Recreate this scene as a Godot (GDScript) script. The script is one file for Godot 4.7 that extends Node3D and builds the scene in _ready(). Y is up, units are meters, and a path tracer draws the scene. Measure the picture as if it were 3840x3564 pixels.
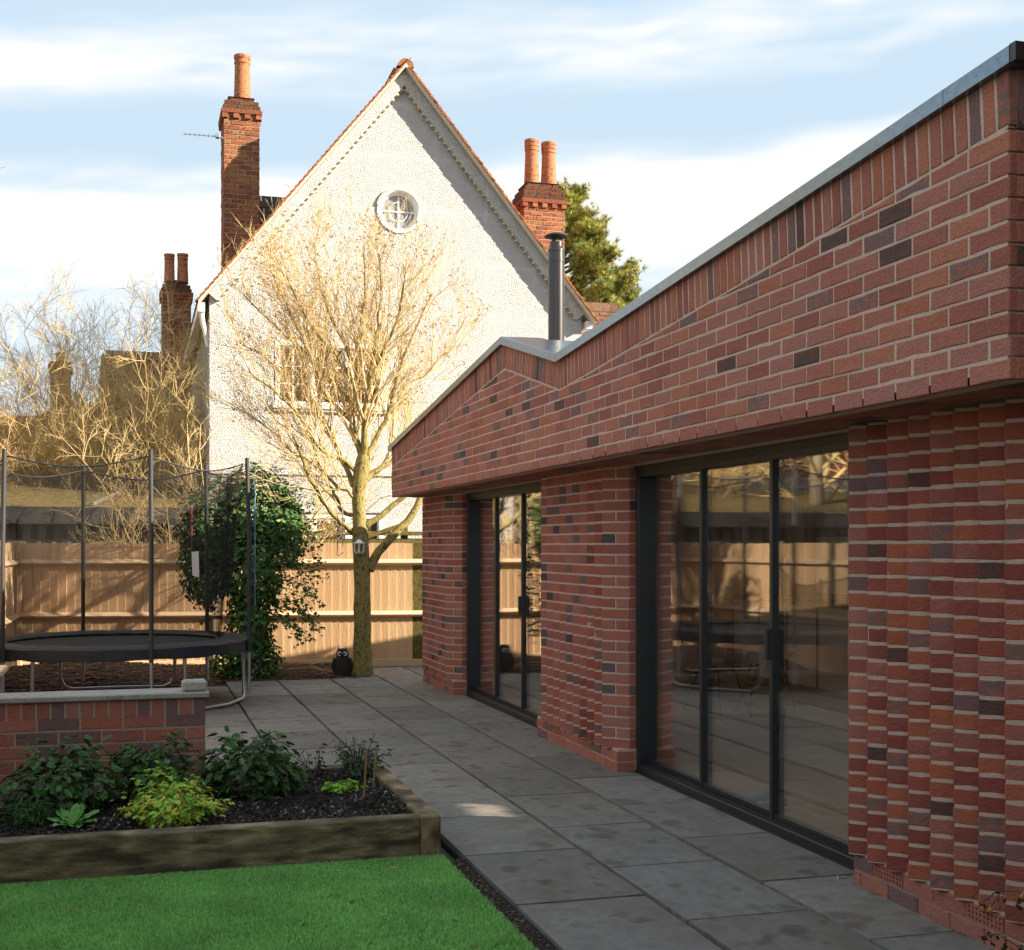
extends Node3D
# A brick garden extension, patio and white gabled house. World axes: +x runs into the extension, -z runs along its wall away from the camera, y is up. Metres.

const EYE := Vector3(0, 1.55, 0)
const YAW := 16.19

# ---------------------------------------------------------------- mesh builder
class MB:
	var v := PackedVector3Array()
	var n := PackedVector3Array()
	var c := PackedColorArray()
	var col := Color.WHITE
	func tri_n(a: Vector3, b: Vector3, d: Vector3, na: Vector3, nb: Vector3, nd: Vector3) -> void:
		# a, b, d counter-clockwise seen from the front; stored clockwise
		v.append(a); v.append(d); v.append(b)
		n.append(na); n.append(nd); n.append(nb)
		c.append(col); c.append(col); c.append(col)
	func tri(a: Vector3, b: Vector3, d: Vector3) -> void:
		var k := (b - a).cross(d - a)
		if k.length_squared() < 1e-16:
			return
		k = k.normalized()
		tri_n(a, b, d, k, k, k)
	func quad(a: Vector3, b: Vector3, d: Vector3, e: Vector3) -> void:
		tri(a, b, d)
		tri(a, d, e)
	func box(lo: Vector3, hi: Vector3) -> void:
		var p: Array[Vector3] = []
		for i in 8:
			p.append(Vector3(hi.x if i & 1 else lo.x, hi.y if i & 2 else lo.y, hi.z if i & 4 else lo.z))
		quad(p[0], p[4], p[6], p[2]); quad(p[1], p[3], p[7], p[5])
		quad(p[0], p[1], p[5], p[4]); quad(p[2], p[6], p[7], p[3])
		quad(p[0], p[2], p[3], p[1]); quad(p[4], p[5], p[7], p[6])
	func cbox(lo: Vector3, hi: Vector3, b: float) -> void:
		# box with chamfered edges
		var c0 := (lo + hi) / 2.0
		var h := (hi - lo) / 2.0
		var ring := func(ax: int, s: float) -> Array:
			var r := []
			var u := (ax + 1) % 3
			var w := (ax + 2) % 3
			for q in [[-1, -1], [1, -1], [1, 1], [-1, 1]]:
				var t := Vector3.ZERO
				t[ax] = s * h[ax]
				t[u] = q[0] * (h[u] - b)
				t[w] = q[1] * (h[w] - b)
				r.append(c0 + t)
			return r
		var f := []
		for ax in 3:
			for s in [-1.0, 1.0]:
				var r: Array = ring.call(ax, s)
				f.append(r)
				if s > 0: quad(r[0], r[1], r[2], r[3])
				else: quad(r[3], r[2], r[1], r[0])
		for ax in 3:
			var u := (ax + 1) % 3
			var w := (ax + 2) % 3
			for su in [-1, 1]:
				for sw in [-1, 1]:
					# edge along ax between face u and face w
					var e := []
					for sa in [-1, 1]:
						var t1 := Vector3.ZERO
						t1[ax] = sa * (h[ax] - b); t1[u] = su * h[u]; t1[w] = sw * (h[w] - b)
						var t2 := Vector3.ZERO
						t2[ax] = sa * (h[ax] - b); t2[u] = su * (h[u] - b); t2[w] = sw * h[w]
						e.append(c0 + t1); e.append(c0 + t2)
					if su * sw < 0: quad(e[0], e[2], e[3], e[1])
					else: quad(e[1], e[3], e[2], e[0])
		for sx in [-1, 1]:
			for sy in [-1, 1]:
				for sz in [-1, 1]:
					var a := c0 + Vector3(sx * h.x, sy * (h.y - b), sz * (h.z - b))
					var d := c0 + Vector3(sx * (h.x - b), sy * h.y, sz * (h.z - b))
					var g := c0 + Vector3(sx * (h.x - b), sy * (h.y - b), sz * h.z)
					if sx * sy * sz > 0: tri(a, d, g)
					else: tri(a, g, d)
	func tube(p: Array, r: Array, sides: int, capped := true) -> void:
		var m := p.size()
		var t: Vector3 = (p[1] - p[0]).normalized()
		var u := t.cross(Vector3(0.31, 0.87, 0.42)).normalized()
		var prev := PackedVector3Array()
		var prevn := PackedVector3Array()
		for i in m:
			var q: Vector3 = p[i]
			if i > 0 and i < m - 1: t = (p[i + 1] - p[i - 1]).normalized()
			elif i == m - 1: t = (p[i] - p[i - 1]).normalized()
			u = (u - t * u.dot(t)).normalized()
			var w := t.cross(u)
			var ring := PackedVector3Array()
			var rn := PackedVector3Array()
			var rr: float = r[i]
			for k in sides:
				var a := TAU * k / sides
				var d := u * cos(a) + w * sin(a)
				rn.append(d)
				ring.append(q + d * rr)
			if i > 0:
				for k in sides:
					var j := (k + 1) % sides
					tri_n(prev[k], prev[j], ring[j], prevn[k], prevn[j], rn[j])
					tri_n(prev[k], ring[j], ring[k], prevn[k], rn[j], rn[k])
			if capped and (i == 0 or i == m - 1):
				for k in range(1, sides - 1):
					if i == 0: tri(ring[0], ring[k + 1], ring[k])
					else: tri(ring[0], ring[k], ring[k + 1])
			prev = ring
			prevn = rn
	func lathe(at: Vector3, prof: Array, sides: int) -> void:
		# prof: Vector2(radius, height) from bottom to top
		for i in prof.size() - 1:
			var a: Vector2 = prof[i]
			var b: Vector2 = prof[i + 1]
			var sl := Vector2(b.y - a.y, a.x - b.x).normalized()
			for k in sides:
				var t0 := TAU * k / sides
				var t1 := TAU * (k + 1) / sides
				var d0 := Vector3(cos(t0), 0, -sin(t0))
				var d1 := Vector3(cos(t1), 0, -sin(t1))
				var n0 := (d0 * sl.x + Vector3.UP * sl.y).normalized()
				var n1 := (d1 * sl.x + Vector3.UP * sl.y).normalized()
				var A := at + d0 * a.x + Vector3.UP * a.y
				var B := at + d1 * a.x + Vector3.UP * a.y
				var C := at + d1 * b.x + Vector3.UP * b.y
				var D := at + d0 * b.x + Vector3.UP * b.y
				if a.x > 1e-5: tri_n(A, B, C, n0, n1, n1)
				if b.x > 1e-5: tri_n(A, C, D, n0, n1, n0)
	func prism(poly: PackedVector2Array, d: float, bevel: float, jit: float, rg: RandomNumberGenerator, xf: Transform3D, split := 0.085) -> void:
		# a rough-faced block: poly counter-clockwise in local x, y; its face at z = 0, its back at z = -d
		var o := PackedVector2Array()
		for i in poly.size():
			var a := poly[i]
			var b := poly[(i + 1) % poly.size()]
			var k := maxi(1, int(a.distance_to(b) / split)) if split > 0.0 else 1
			var nn := (b - a).normalized().orthogonal()
			for q in k:
				var e := a.lerp(b, float(q) / k)
				o.append(e + nn * rg.randf_range(-jit, jit) * (1.0 if q else 0.4))
		var mid := Vector2.ZERO
		for q in o: mid += q
		mid /= o.size()
		var m := o.size()
		var fr := PackedVector3Array()
		var ou := PackedVector3Array()
		var bk := PackedVector3Array()
		for q in o:
			var inn := q + (mid - q).normalized() * bevel * 1.3
			fr.append(xf * Vector3(inn.x, inn.y, rg.randf_range(-jit, jit) * 0.5))
			ou.append(xf * Vector3(q.x, q.y, -bevel))
			bk.append(xf * Vector3(q.x, q.y, -d))
		var cc := xf * Vector3(mid.x, mid.y, rg.randf_range(-jit, jit) * 0.6)
		for i in m:
			var j := (i + 1) % m
			tri(cc, fr[i], fr[j])
			quad(fr[i], ou[i], ou[j], fr[j])
			quad(ou[i], bk[i], bk[j], ou[j])
	func mesh() -> ArrayMesh:
		var a := []
		a.resize(Mesh.ARRAY_MAX)
		a[Mesh.ARRAY_VERTEX] = v
		a[Mesh.ARRAY_NORMAL] = n
		a[Mesh.ARRAY_COLOR] = c
		var m := ArrayMesh.new()
		if v.size(): m.add_surface_from_arrays(Mesh.PRIMITIVE_TRIANGLES, a)
		return m

var rng := RandomNumberGenerator.new()
var taken := {}
var M := {}
var T := {}

func numbered(called: String) -> String:
	var k: int = taken.get(called, 0)
	taken[called] = k + 1
	return called if k == 0 else "%s_%03d" % [called, k]

func put(called: String, what, mat: Material, parent: Node3D = null, xf := Transform3D()) -> MeshInstance3D:
	var o := MeshInstance3D.new()
	o.mesh = what.mesh() if what is MB else what
	o.material_override = mat
	o.transform = xf
	if parent == null:
		o.name = numbered(called)
		add_child(o, true)
	else:
		var k := 0
		var key := called
		while parent.has_node(NodePath(key)):
			k = parent.get_meta("_n_" + called, 0) + 1
			parent.set_meta("_n_" + called, k)
			key = "%s_%03d" % [called, k]
		o.name = key
		parent.add_child(o, true)
	return o

func node(called: String, parent: Node3D = null, at := Vector3.ZERO) -> Node3D:
	var o := Node3D.new()
	o.position = at
	if parent == null:
		o.name = numbered(called)
		add_child(o, true)
	else:
		var k := 0
		var key := called
		while parent.has_node(NodePath(key)):
			k += 1
			key = "%s_%03d" % [called, k]
		o.name = key
		parent.add_child(o, true)
	return o

func tag(o: Node3D, label: String, category: String, group := "") -> Node3D:
	o.set_meta("label", label)
	o.set_meta("category", category)
	if group: o.set_meta("group", group)
	return o

func kind(o: Node3D, k: String) -> Node3D:
	o.set_meta("kind", k)
	return o

func many(called: String, base: Mesh, mat: Material, xfs: Array, cols: Array, parent: Node3D = null) -> MultiMeshInstance3D:
	var mm := MultiMesh.new()
	mm.transform_format = MultiMesh.TRANSFORM_3D
	mm.use_colors = not cols.is_empty()
	mm.mesh = base
	mm.instance_count = xfs.size()
	for i in xfs.size():
		mm.set_instance_transform(i, xfs[i])
		if mm.use_colors: mm.set_instance_color(i, cols[i])
	var o := MultiMeshInstance3D.new()
	o.multimesh = mm
	o.material_override = mat
	if parent:
		o.name = called
		parent.add_child(o, true)
	else:
		o.name = numbered(called)
		add_child(o, true)
	return o

# ---------------------------------------------------------------- textures and materials
func lin(r: float, g: float, b: float) -> Color:
	return Color(r, g, b).linear_to_srgb()

func noise(seed_: int, freq: float, oct := 4, type := FastNoiseLite.TYPE_SIMPLEX_SMOOTH) -> FastNoiseLite:
	var f := FastNoiseLite.new()
	f.seed = seed_
	f.frequency = freq
	f.noise_type = type
	f.fractal_type = FastNoiseLite.FRACTAL_FBM if oct > 1 else FastNoiseLite.FRACTAL_NONE
	f.fractal_octaves = oct
	return f

func field(f: FastNoiseLite, size: int) -> PackedByteArray:
	var im := f.get_seamless_image(size, size, false, false, 0.15, true)
	im.convert(Image.FORMAT_L8)
	return im.get_data()

func tex_from(size: int, fn: Callable) -> ImageTexture:
	var d := PackedByteArray()
	d.resize(size * size * 3)
	for i in size * size:
		var c: Color = fn.call(i)
		d[i * 3] = clampi(int(c.r * 255.0), 0, 255)
		d[i * 3 + 1] = clampi(int(c.g * 255.0), 0, 255)
		d[i * 3 + 2] = clampi(int(c.b * 255.0), 0, 255)
	return ImageTexture.create_from_image(Image.create_from_data(size, size, false, Image.FORMAT_RGB8, d))

func grey_tex(size: int, d: PackedByteArray) -> ImageTexture:
	return ImageTexture.create_from_image(Image.create_from_data(size, size, false, Image.FORMAT_L8, d))

func mat(albedo: Color, rough: float, tex = null, scale = null, bump = null, bump_cm := 0.3, metal := 0.0) -> StandardMaterial3D:
	var m := StandardMaterial3D.new()
	m.albedo_color = albedo
	m.roughness = rough
	m.metallic = metal
	if tex:
		m.albedo_texture = tex
	if bump:
		m.heightmap_enabled = true
		m.heightmap_texture = bump
		m.heightmap_scale = bump_cm
	if scale != null:
		m.uv1_triplanar = true
		m.uv1_world_triplanar = true
		m.uv1_scale = scale if scale is Vector3 else Vector3.ONE * scale
	return m

func make_textures() -> void:
	var n := 512
	var a := field(noise(11, 0.012, 5), n)
	var b := field(noise(12, 0.06, 3), n)
	var f := field(noise(13, 0.2, 2), n)
	var cell := field(noise(14, 0.045, 1, FastNoiseLite.TYPE_CELLULAR), n)
	T.brick = tex_from(n, func(i):
		var k := 0.80 + 0.16 * (a[i] / 255.0) + 0.12 * (b[i] / 255.0 - 0.5) + 0.14 * (f[i] / 255.0 - 0.5)
		var cr := pow(1.0 - absf(2.0 * fposmod(b[i] / 255.0 * 1.7 + a[i] / 255.0, 1.0) - 1.0), 9.0)
		k *= 1.0 - 0.34 * cr * smoothstep(0.35, 0.65, a[i] / 255.0)
		var sp := 0.16 if f[i] > 226 else 0.0
		return Color(k + sp, k + sp * 1.1 - 0.02 * (a[i] / 255.0), k + sp * 1.1))
	T.burn = tex_from(n, func(i):
		var q := smoothstep(0.34, 0.62, 0.65 * a[i] / 255.0 + 0.35 * b[i] / 255.0)
		var k := 0.85 + 0.25 * (f[i] / 255.0 - 0.5)
		return Color(0.64, 0.37, 0.29).lerp(Color(0.44, 0.375, 0.37), q) * (k * 1.18))
	T.brick_h = grey_tex(n, a_mix(n, field(noise(21, 0.035, 4), n), f, 0.72))
	T.sand_h = grey_tex(n, a_mix(n, b, f, 0.5))
	T.mortar = tex_from(n, func(i):
		var k := 0.82 + 0.16 * (b[i] / 255.0) + 0.12 * (f[i] / 255.0 - 0.5)
		return Color(k, k, k))
	T.soft = tex_from(n, func(i):
		var k := 0.70 + 0.34 * (a[i] / 255.0) + 0.1 * (f[i] / 255.0 - 0.5)
		return Color(k, k, k))
	# riven sandstone: long drifting veins, brown and dark stains
	var s1 := field(noise(31, 0.006, 5), n)
	var s2 := field(noise(32, 0.02, 4), n)
	T.stone = tex_from(n, func(i):
		var p := s1[i] / 255.0
		var q := s2[i] / 255.0
		var vein := absf(fposmod(p * 5.0 + q * 0.8, 1.0) - 0.5) * 2.0
		var k := 0.80 + 0.035 * vein + 0.15 * (q - 0.5) + 0.10 * (f[i] / 255.0 - 0.5) + 0.08 * (b[i] / 255.0 - 0.5)
		var base := Color(k, k * 0.995, k * 0.975)
		base = base.lerp(Color(0.70, 0.65, 0.57), 0.40 * smoothstep(0.55, 0.85, p))
		base = base.lerp(Color(0.47, 0.45, 0.42), 0.60 * smoothstep(0.55, 0.80, q * 0.7 + 0.3 * a[i] / 255.0))
		return base)
	T.stone_h = grey_tex(n, a_mix(n, s2, b, 0.7))
	# sawn softwood streaks (stretched along one axis through uv scale)
	var w1 := field(noise(41, 0.022, 4), n)
	T.wood = tex_from(n, func(i):
		var p := w1[i] / 255.0
		var ring := absf(fposmod(p * 7.0, 1.0) - 0.5) * 2.0
		var k := 0.84 + 0.13 * ring + 0.10 * (b[i] / 255.0 - 0.5)
		return Color(k, k * 0.97, k * 0.93))
	T.wood_h = grey_tex(n, w1)
	# weathered sleeper: algae and damp stains
	T.sleeper = tex_from(n, func(i):
		var p := a[i] / 255.0
		var q := w1[i] / 255.0
		var k := 0.55 + 0.5 * (q - 0.3) + 0.2 * (f[i] / 255.0 - 0.5)
		var base := Color(k, k * 0.93, k * 0.78)
		base = base.lerp(Color(0.48, 0.48, 0.34), 0.3 * smoothstep(0.45, 0.75, s2[i] / 255.0))
		return base.lerp(Color(0.24, 0.22, 0.18), 0.75 * smoothstep(0.48, 0.85, p)))
	# roughcast render
	T.cast_h = grey_tex(n, a_mix(n, field(noise(51, 0.06, 3), n), f, 0.75))
	T.bark = tex_from(n, func(i):
		var p := s2[i] / 255.0
		var k := 0.62 + 0.35 * (b[i] / 255.0)
		return Color(k, k * 0.95, k * 0.78).lerp(Color(0.60, 0.62, 0.25), 0.6 * smoothstep(0.42, 0.7, p)).lerp(Color(0.25, 0.21, 0.15), 0.7 * smoothstep(0.62, 0.8, a[i] / 255.0)))
	T.moss = tex_from(n, func(i):
		var k := 0.6 + 0.4 * (b[i] / 255.0)
		return Color(k, k * 0.96, k * 0.9).lerp(Color(0.55, 0.53, 0.26), 0.6 * smoothstep(0.5, 0.68, s2[i] / 255.0)))
	T.old = tex_from(n, func(i):
		var k := 0.68 + 0.3 * (b[i] / 255.0) + 0.15 * (f[i] / 255.0 - 0.5)
		return Color(k, k * 0.98, k * 0.95).lerp(Color(0.36, 0.31, 0.27), 0.7 * smoothstep(0.6, 0.8, s2[i] / 255.0)))
	T.turf = tex_from(n, func(i):
		var k := 0.62 + 0.3 * (a[i] / 255.0) + 0.3 * (f[i] / 255.0 - 0.5)
		return Color(k * 0.95, k, k * 0.9))
	T.wash = tex_from(n, func(i):
		var k := 0.955 + 0.06 * (a[i] / 255.0 - 0.5) + 0.05 * (b[i] / 255.0 - 0.5)
		return Color(k, k, k * 0.995))

func a_mix(n: int, p: PackedByteArray, q: PackedByteArray, t: float) -> PackedByteArray:
	var o := PackedByteArray()
	o.resize(n * n)
	for i in n * n: o[i] = int(p[i] * t + q[i] * (1.0 - t))
	return o

func make_materials() -> void:
	# brick tones: reds, orange-reds, brown and the burnt blue-grey ones
	var tones := [Color(0.51, 0.185, 0.125), Color(0.48, 0.17, 0.118), Color(0.54, 0.21, 0.145), Color(0.53, 0.18, 0.10), Color(0.44, 0.15, 0.108), Color(0.50, 0.205, 0.155), Color(0.41, 0.135, 0.095), Color(0.57, 0.215, 0.125)]
	M.bricks = []
	for t in tones:
		M.bricks.append(mat(lin(t.r, t.g, t.b), 0.92, T.brick, 3.3, T.brick_h, 0.55))
	M.pier_bricks = []
	for t in [Color(0.49, 0.14, 0.078), Color(0.45, 0.12, 0.075), Color(0.54, 0.165, 0.08), Color(0.38, 0.105, 0.075), Color(0.47, 0.16, 0.115), Color(0.35, 0.09, 0.065), Color(0.50, 0.18, 0.13)]:
		M.pier_bricks.append(mat(lin(t.r, t.g, t.b), 0.92, T.brick, 3.3, T.brick_h, 0.7))
	M.burnt = []
	for k in [1.0, 0.72, 1.25]:
		M.burnt.append(mat(Color(k, k, k) if k < 1.1 else Color(1, 1, 1), 0.9, T.burn, 3.3 if k != 0.72 else 4.3, T.brick_h, 0.55))
	M.burnt.append(mat(lin(0.26, 0.15, 0.135), 0.92, T.brick, 3.3, T.brick_h, 0.55))
	var vb := mat(Color.WHITE, 0.92, T.brick, 3.3, T.brick_h, 0.5)
	vb.vertex_color_use_as_albedo = true
	M.brick_v = vb
	M.mortar = mat(lin(0.70, 0.52, 0.42), 0.96, T.mortar, 2.6, T.sand_h, 0.35)
	M.mortar_old = mat(lin(0.46, 0.34, 0.24), 0.96, T.mortar, 2.6, T.sand_h, 0.35)
	var ob := mat(Color.WHITE, 0.93, T.old, 1.7, T.sand_h, 0.5)
	ob.vertex_color_use_as_albedo = true
	M.old_brick = ob
	M.zinc = mat(lin(0.23, 0.31, 0.38), 0.24, T.mortar, 0.8, null, 0.0, 0.95)
	M.black = mat(lin(0.016, 0.019, 0.022), 0.38)
	M.dark = mat(lin(0.02, 0.02, 0.02), 0.7)
	var g := StandardMaterial3D.new()
	g.transparency = BaseMaterial3D.TRANSPARENCY_ALPHA
	g.albedo_color = Color(0.02, 0.025, 0.025, 0.0)
	g.roughness = 0.0
	g.metallic_specular = 0.62
	M.glass = g
	M.stones = []
	var ofs := 0.0
	for t in [Color(0.52, 0.51, 0.485), Color(0.44, 0.435, 0.42), Color(0.57, 0.555, 0.52), Color(0.40, 0.39, 0.37), Color(0.49, 0.465, 0.43), Color(0.47, 0.47, 0.46)]:
		var sm := mat(lin(t.r * 0.67, t.g * 0.655, t.b * 0.635), 0.85, T.stone, Vector3(0.31 + 0.023 * ofs, 0.4, 0.39 - 0.017 * ofs), T.stone_h, 0.35)
		sm.uv1_offset = Vector3(0.37, 0.11, 0.23) * ofs
		M.stones.append(sm)
		ofs += 1.0
	M.joint = mat(lin(0.028, 0.026, 0.024), 0.95, T.soft, 2.0, T.sand_h, 0.4)
	M.ground = mat(lin(0.11, 0.10, 0.06), 0.95, T.soft, 0.4)
	M.fence = []
	for t in [Color(0.86, 0.62, 0.385), Color(0.81, 0.575, 0.355), Color(0.90, 0.66, 0.415), Color(0.75, 0.535, 0.335)]:
		M.fence.append(mat(lin(t.r, t.g, t.b), 0.85, T.wood, Vector3(3.5, 0.5, 3.5), T.wood_h, 0.15))
	M.fence_rail = mat(lin(0.84, 0.65, 0.45), 0.85, T.wood, Vector3(0.6, 4.0, 4.0), T.wood_h, 0.15)
	M.fence_green = mat(lin(0.27, 0.235, 0.075), 0.9, T.moss, Vector3(1.5, 0.9, 1.5), T.wood_h, 0.2)
	M.sleeper = mat(lin(0.46, 0.42, 0.345), 0.9, T.sleeper, Vector3(0.31, 1.3, 0.5), T.wood_h, 0.5)
	M.sleeper_top = mat(lin(0.58, 0.50, 0.385), 0.9, T.sleeper, Vector3(0.5, 0.5, 0.35), T.wood_h, 0.4)
	M.soil = mat(lin(0.040, 0.030, 0.025), 0.97, T.soft, 5.0, T.sand_h, 2.0)
	M.mulch = mat(lin(0.10, 0.055, 0.034), 0.97, T.soft, 5.0, T.sand_h, 2.0)
	M.turf = mat(lin(0.20, 0.42, 0.12), 0.9, T.turf, 2.2, T.sand_h, 1.0)
	M.render = mat(lin(0.78, 0.775, 0.77), 0.95, T.wash, 1.25, T.cast_h, 6.0)
	M.paint = mat(lin(0.80, 0.79, 0.77), 0.6)
	M.trim = mat(lin(0.74, 0.66, 0.54), 0.85, T.mortar, 2.0)
	var tv := mat(Color.WHITE, 0.88, T.old, 2.0, T.sand_h, 0.4)
	tv.vertex_color_use_as_albedo = true
	M.tile = tv
	M.pot = mat(lin(0.58, 0.23, 0.10), 0.8, T.old, 1.4, T.sand_h, 0.3)
	M.stackcap = mat(lin(0.20, 0.14, 0.085), 0.95, T.moss, 2.0, T.sand_h, 1.0)
	M.pane = mat(lin(0.06, 0.045, 0.035), 0.05)
	M.pane_grey = mat(lin(0.25, 0.27, 0.29), 0.08)
	M.bark = mat(lin(0.50, 0.43, 0.27), 0.95, T.bark, Vector3(2.4, 1.2, 2.4), T.brick_h, 1.0)
	var tw := StandardMaterial3D.new()
	tw.vertex_color_use_as_albedo = true
	tw.roughness = 0.9
	M.twig = tw
	var lf := StandardMaterial3D.new()
	lf.vertex_color_use_as_albedo = true
	lf.roughness = 0.62
	lf.metallic_specular = 0.3
	lf.backlight_enabled = true
	lf.backlight = Color(0.35, 0.35, 0.35)
	M.leaf = lf
	M.steel = mat(lin(0.50, 0.52, 0.54), 0.35, null, null, null, 0.0, 0.9)
	M.pole = mat(lin(0.03, 0.031, 0.034), 0.6)
	M.pad = mat(lin(0.018, 0.022, 0.03), 0.42, T.soft, 3.0, T.brick_h, 1.2)
	M.mat_mesh = mat(lin(0.035, 0.032, 0.034), 0.75, T.soft, 2.0)
	var net := StandardMaterial3D.new()
	net.transparency = BaseMaterial3D.TRANSPARENCY_ALPHA
	net.albedo_color = Color(0.09, 0.08, 0.07, 0.36)
	net.roughness = 1.0
	M.net = net
	M.white = mat(lin(0.78, 0.77, 0.75), 0.5)
	M.oak = []
	for t in [Color(0.56, 0.41, 0.26), Color(0.52, 0.375, 0.235), Color(0.60, 0.44, 0.29)]:
		M.oak.append(mat(lin(t.r, t.g, t.b), 0.45, T.wood, Vector3(5.0, 5.0, 0.6)))
	M.wall_in = mat(lin(0.36, 0.31, 0.25), 0.9)
	M.wood_in = mat(lin(0.30, 0.17, 0.09), 0.5, T.wood, Vector3(4.0, 0.6, 0.8))
	M.cabinet = mat(lin(0.60, 0.54, 0.46), 0.6)

# ---------------------------------------------------------------- the setting of the picture
func sky_image() -> Image:
	var w := 3072
	var h := 1536
	var im := Image.create(w, h, false, Image.FORMAT_RGBAH)
	var n1 := noise(71, 1.0, 5)
	var n2 := noise(72, 1.0, 4)
	var n3 := noise(73, 1.0, 3)
	var low := Color(0.42, 0.45, 0.465)
	im.fill(Color(0.25, 0.24, 0.22))
	for y in h / 2:
		var el := 90.0 - (y + 0.5) * 180.0 / h
		var sparse := 1 if el < 42.0 else 6
		var blue := Color(0.36, 0.42, 0.465).lerp(Color(0.262, 0.332, 0.395), smoothstep(3.0, 17.0, el)).lerp(Color(0.25, 0.325, 0.40), smoothstep(25.0, 80.0, el))
		blue = low.lerp(blue, smoothstep(-1.0, 8.0, el))
		var x := 0
		while x < w:
			var az := (x + 0.5) * 360.0 / w
			if az > 180.0: az -= 360.0
			var ca := cos(deg_to_rad(az)) * 3.0
			var sa := sin(deg_to_rad(az)) * 3.0
			# cirrus sheets: long level bands that climb gently to the right
			var e2 := el - 0.06 * (az - 16.0) + 1.3 * n3.get_noise_3d(ca * 0.8, sa * 0.8, el * 0.05)
			var body := 0.0
			body += 1.15 * exp(-pow((e2 - 14.0) / 2.5, 2.0))
			body += 0.62 * exp(-pow((e2 - 20.9) / 1.5, 2.0))
			body += 0.55 * exp(-pow((e2 - 25.0) / 1.4, 2.0))
			body += 0.7 * exp(-pow((e2 - 32.0) / 3.0, 2.0)) + 0.6 * exp(-pow((e2 - 44.0) / 5.0, 2.0)) + 0.55 * exp(-pow((e2 - 62.0) / 9.0, 2.0))
			body += 0.25 * exp(-pow((e2 - 4.0) / 2.5, 2.0))
			var puff := n1.get_noise_3d(ca * 0.75, sa * 0.75, e2 * 0.30) + 0.45 * n2.get_noise_3d(ca * 3.2, sa * 3.2, e2 * 1.3)
			var t := clampf(body * 1.15 + 0.85 * puff * (0.25 + body) - 0.10, 0.0, 1.0)
			t = smoothstep(0.0, 1.0, t)
			var c := blue.lerp(Color(0.455, 0.452, 0.448), t)
			for q in sparse:
				if x + q < w: im.set_pixel(x + q, y, c)
			x += sparse
	return im

func surroundings() -> void:
	var cam := Camera3D.new()
	cam.name = "camera"
	cam.position = EYE
	cam.rotation_degrees = Vector3(0, -YAW, 0)
	cam.projection = Camera3D.PROJECTION_FRUSTUM
	cam.near = 0.1
	cam.far = 900.0
	cam.size = 2.0 * 0.1 * (1782.0 / 4856.0)
	cam.frustum_offset = Vector2(0, 0.1 * (268.0 / 4856.0))
	cam.current = true
	add_child(cam)
	var env := Environment.new()
	env.background_mode = Environment.BG_SKY
	var sm := PanoramaSkyMaterial.new()
	sm.panorama = ImageTexture.create_from_image(sky_image())
	var sk := Sky.new()
	sk.sky_material = sm
	env.sky = sk
	env.background_energy_multiplier = 0.82
	env.tonemap_mode = Environment.TONE_MAPPER_LINEAR
	env.tonemap_exposure = 2.95
	env.sdfgi_enabled = true
	env.ssao_enabled = true
	env.ssil_enabled = true
	var we := WorldEnvironment.new()
	we.name = "world_environment"
	we.environment = env
	add_child(we)
	var sun := DirectionalLight3D.new()
	sun.name = "sun"
	sun.light_energy = 1.6
	sun.light_color = Color(1.0, 0.935, 0.84)
	sun.light_angular_distance = 0.5
	sun.shadow_enabled = true
	var to := Vector3(0.8066, 0.4067, 0.4289)
	sun.look_at_from_position(to * 50.0, Vector3.ZERO)
	add_child(sun)

func ground_sheet() -> void:
	var g := MB.new()
	g.quad(Vector3(-300, -0.06, 300), Vector3(300, -0.06, 300), Vector3(300, -0.06, -400), Vector3(-300, -0.06, -400))
	kind(put("ground", g, M.ground), "structure")

# ---------------------------------------------------------------- patio and lawn
func slab_mesh(lx: float, lz: float) -> ArrayMesh:
	# riven flag with worn arrises: a grid whose rim drops and wavers
	var m := MB.new()
	var nx := 4
	var nz := 5
	var g := []
	for i in nx + 1:
		var row := []
		for j in nz + 1:
			var e := i == 0 or j == 0 or i == nx or j == nz
			var px := lx * i / nx
			var pz := lz * j / nz
			if i == 0: px += rng.randf_range(0.0, 0.004)
			elif i == nx: px -= rng.randf_range(0.0, 0.004)
			else: px += rng.randf_range(-0.02, 0.02)
			if j == 0: pz += rng.randf_range(0.0, 0.004)
			elif j == nz: pz -= rng.randf_range(0.0, 0.004)
			else: pz += rng.randf_range(-0.02, 0.02)
			row.append(Vector3(px, rng.randf_range(-0.0015, 0.0) - (0.004 if e else 0.0), pz))
		g.append(row)
	for i in nx:
		for j in nz:
			m.quad(g[i][j], g[i][j + 1], g[i + 1][j + 1], g[i + 1][j])
	for j in nz:
		var d := Vector3(0, -0.03, 0)
		m.quad(g[0][j] + d, g[0][j + 1] + d, g[0][j + 1], g[0][j])
		m.quad(g[nx][j], g[nx][j + 1], g[nx][j + 1] + d, g[nx][j] + d)
	for i in nx:
		var d := Vector3(0, -0.03, 0)
		m.quad(g[i][0], g[i + 1][0], g[i + 1][0] + d, g[i][0] + d)
		m.quad(g[i][nz] + d, g[i + 1][nz] + d, g[i + 1][nz], g[i][nz])
	return m.mesh()

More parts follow.
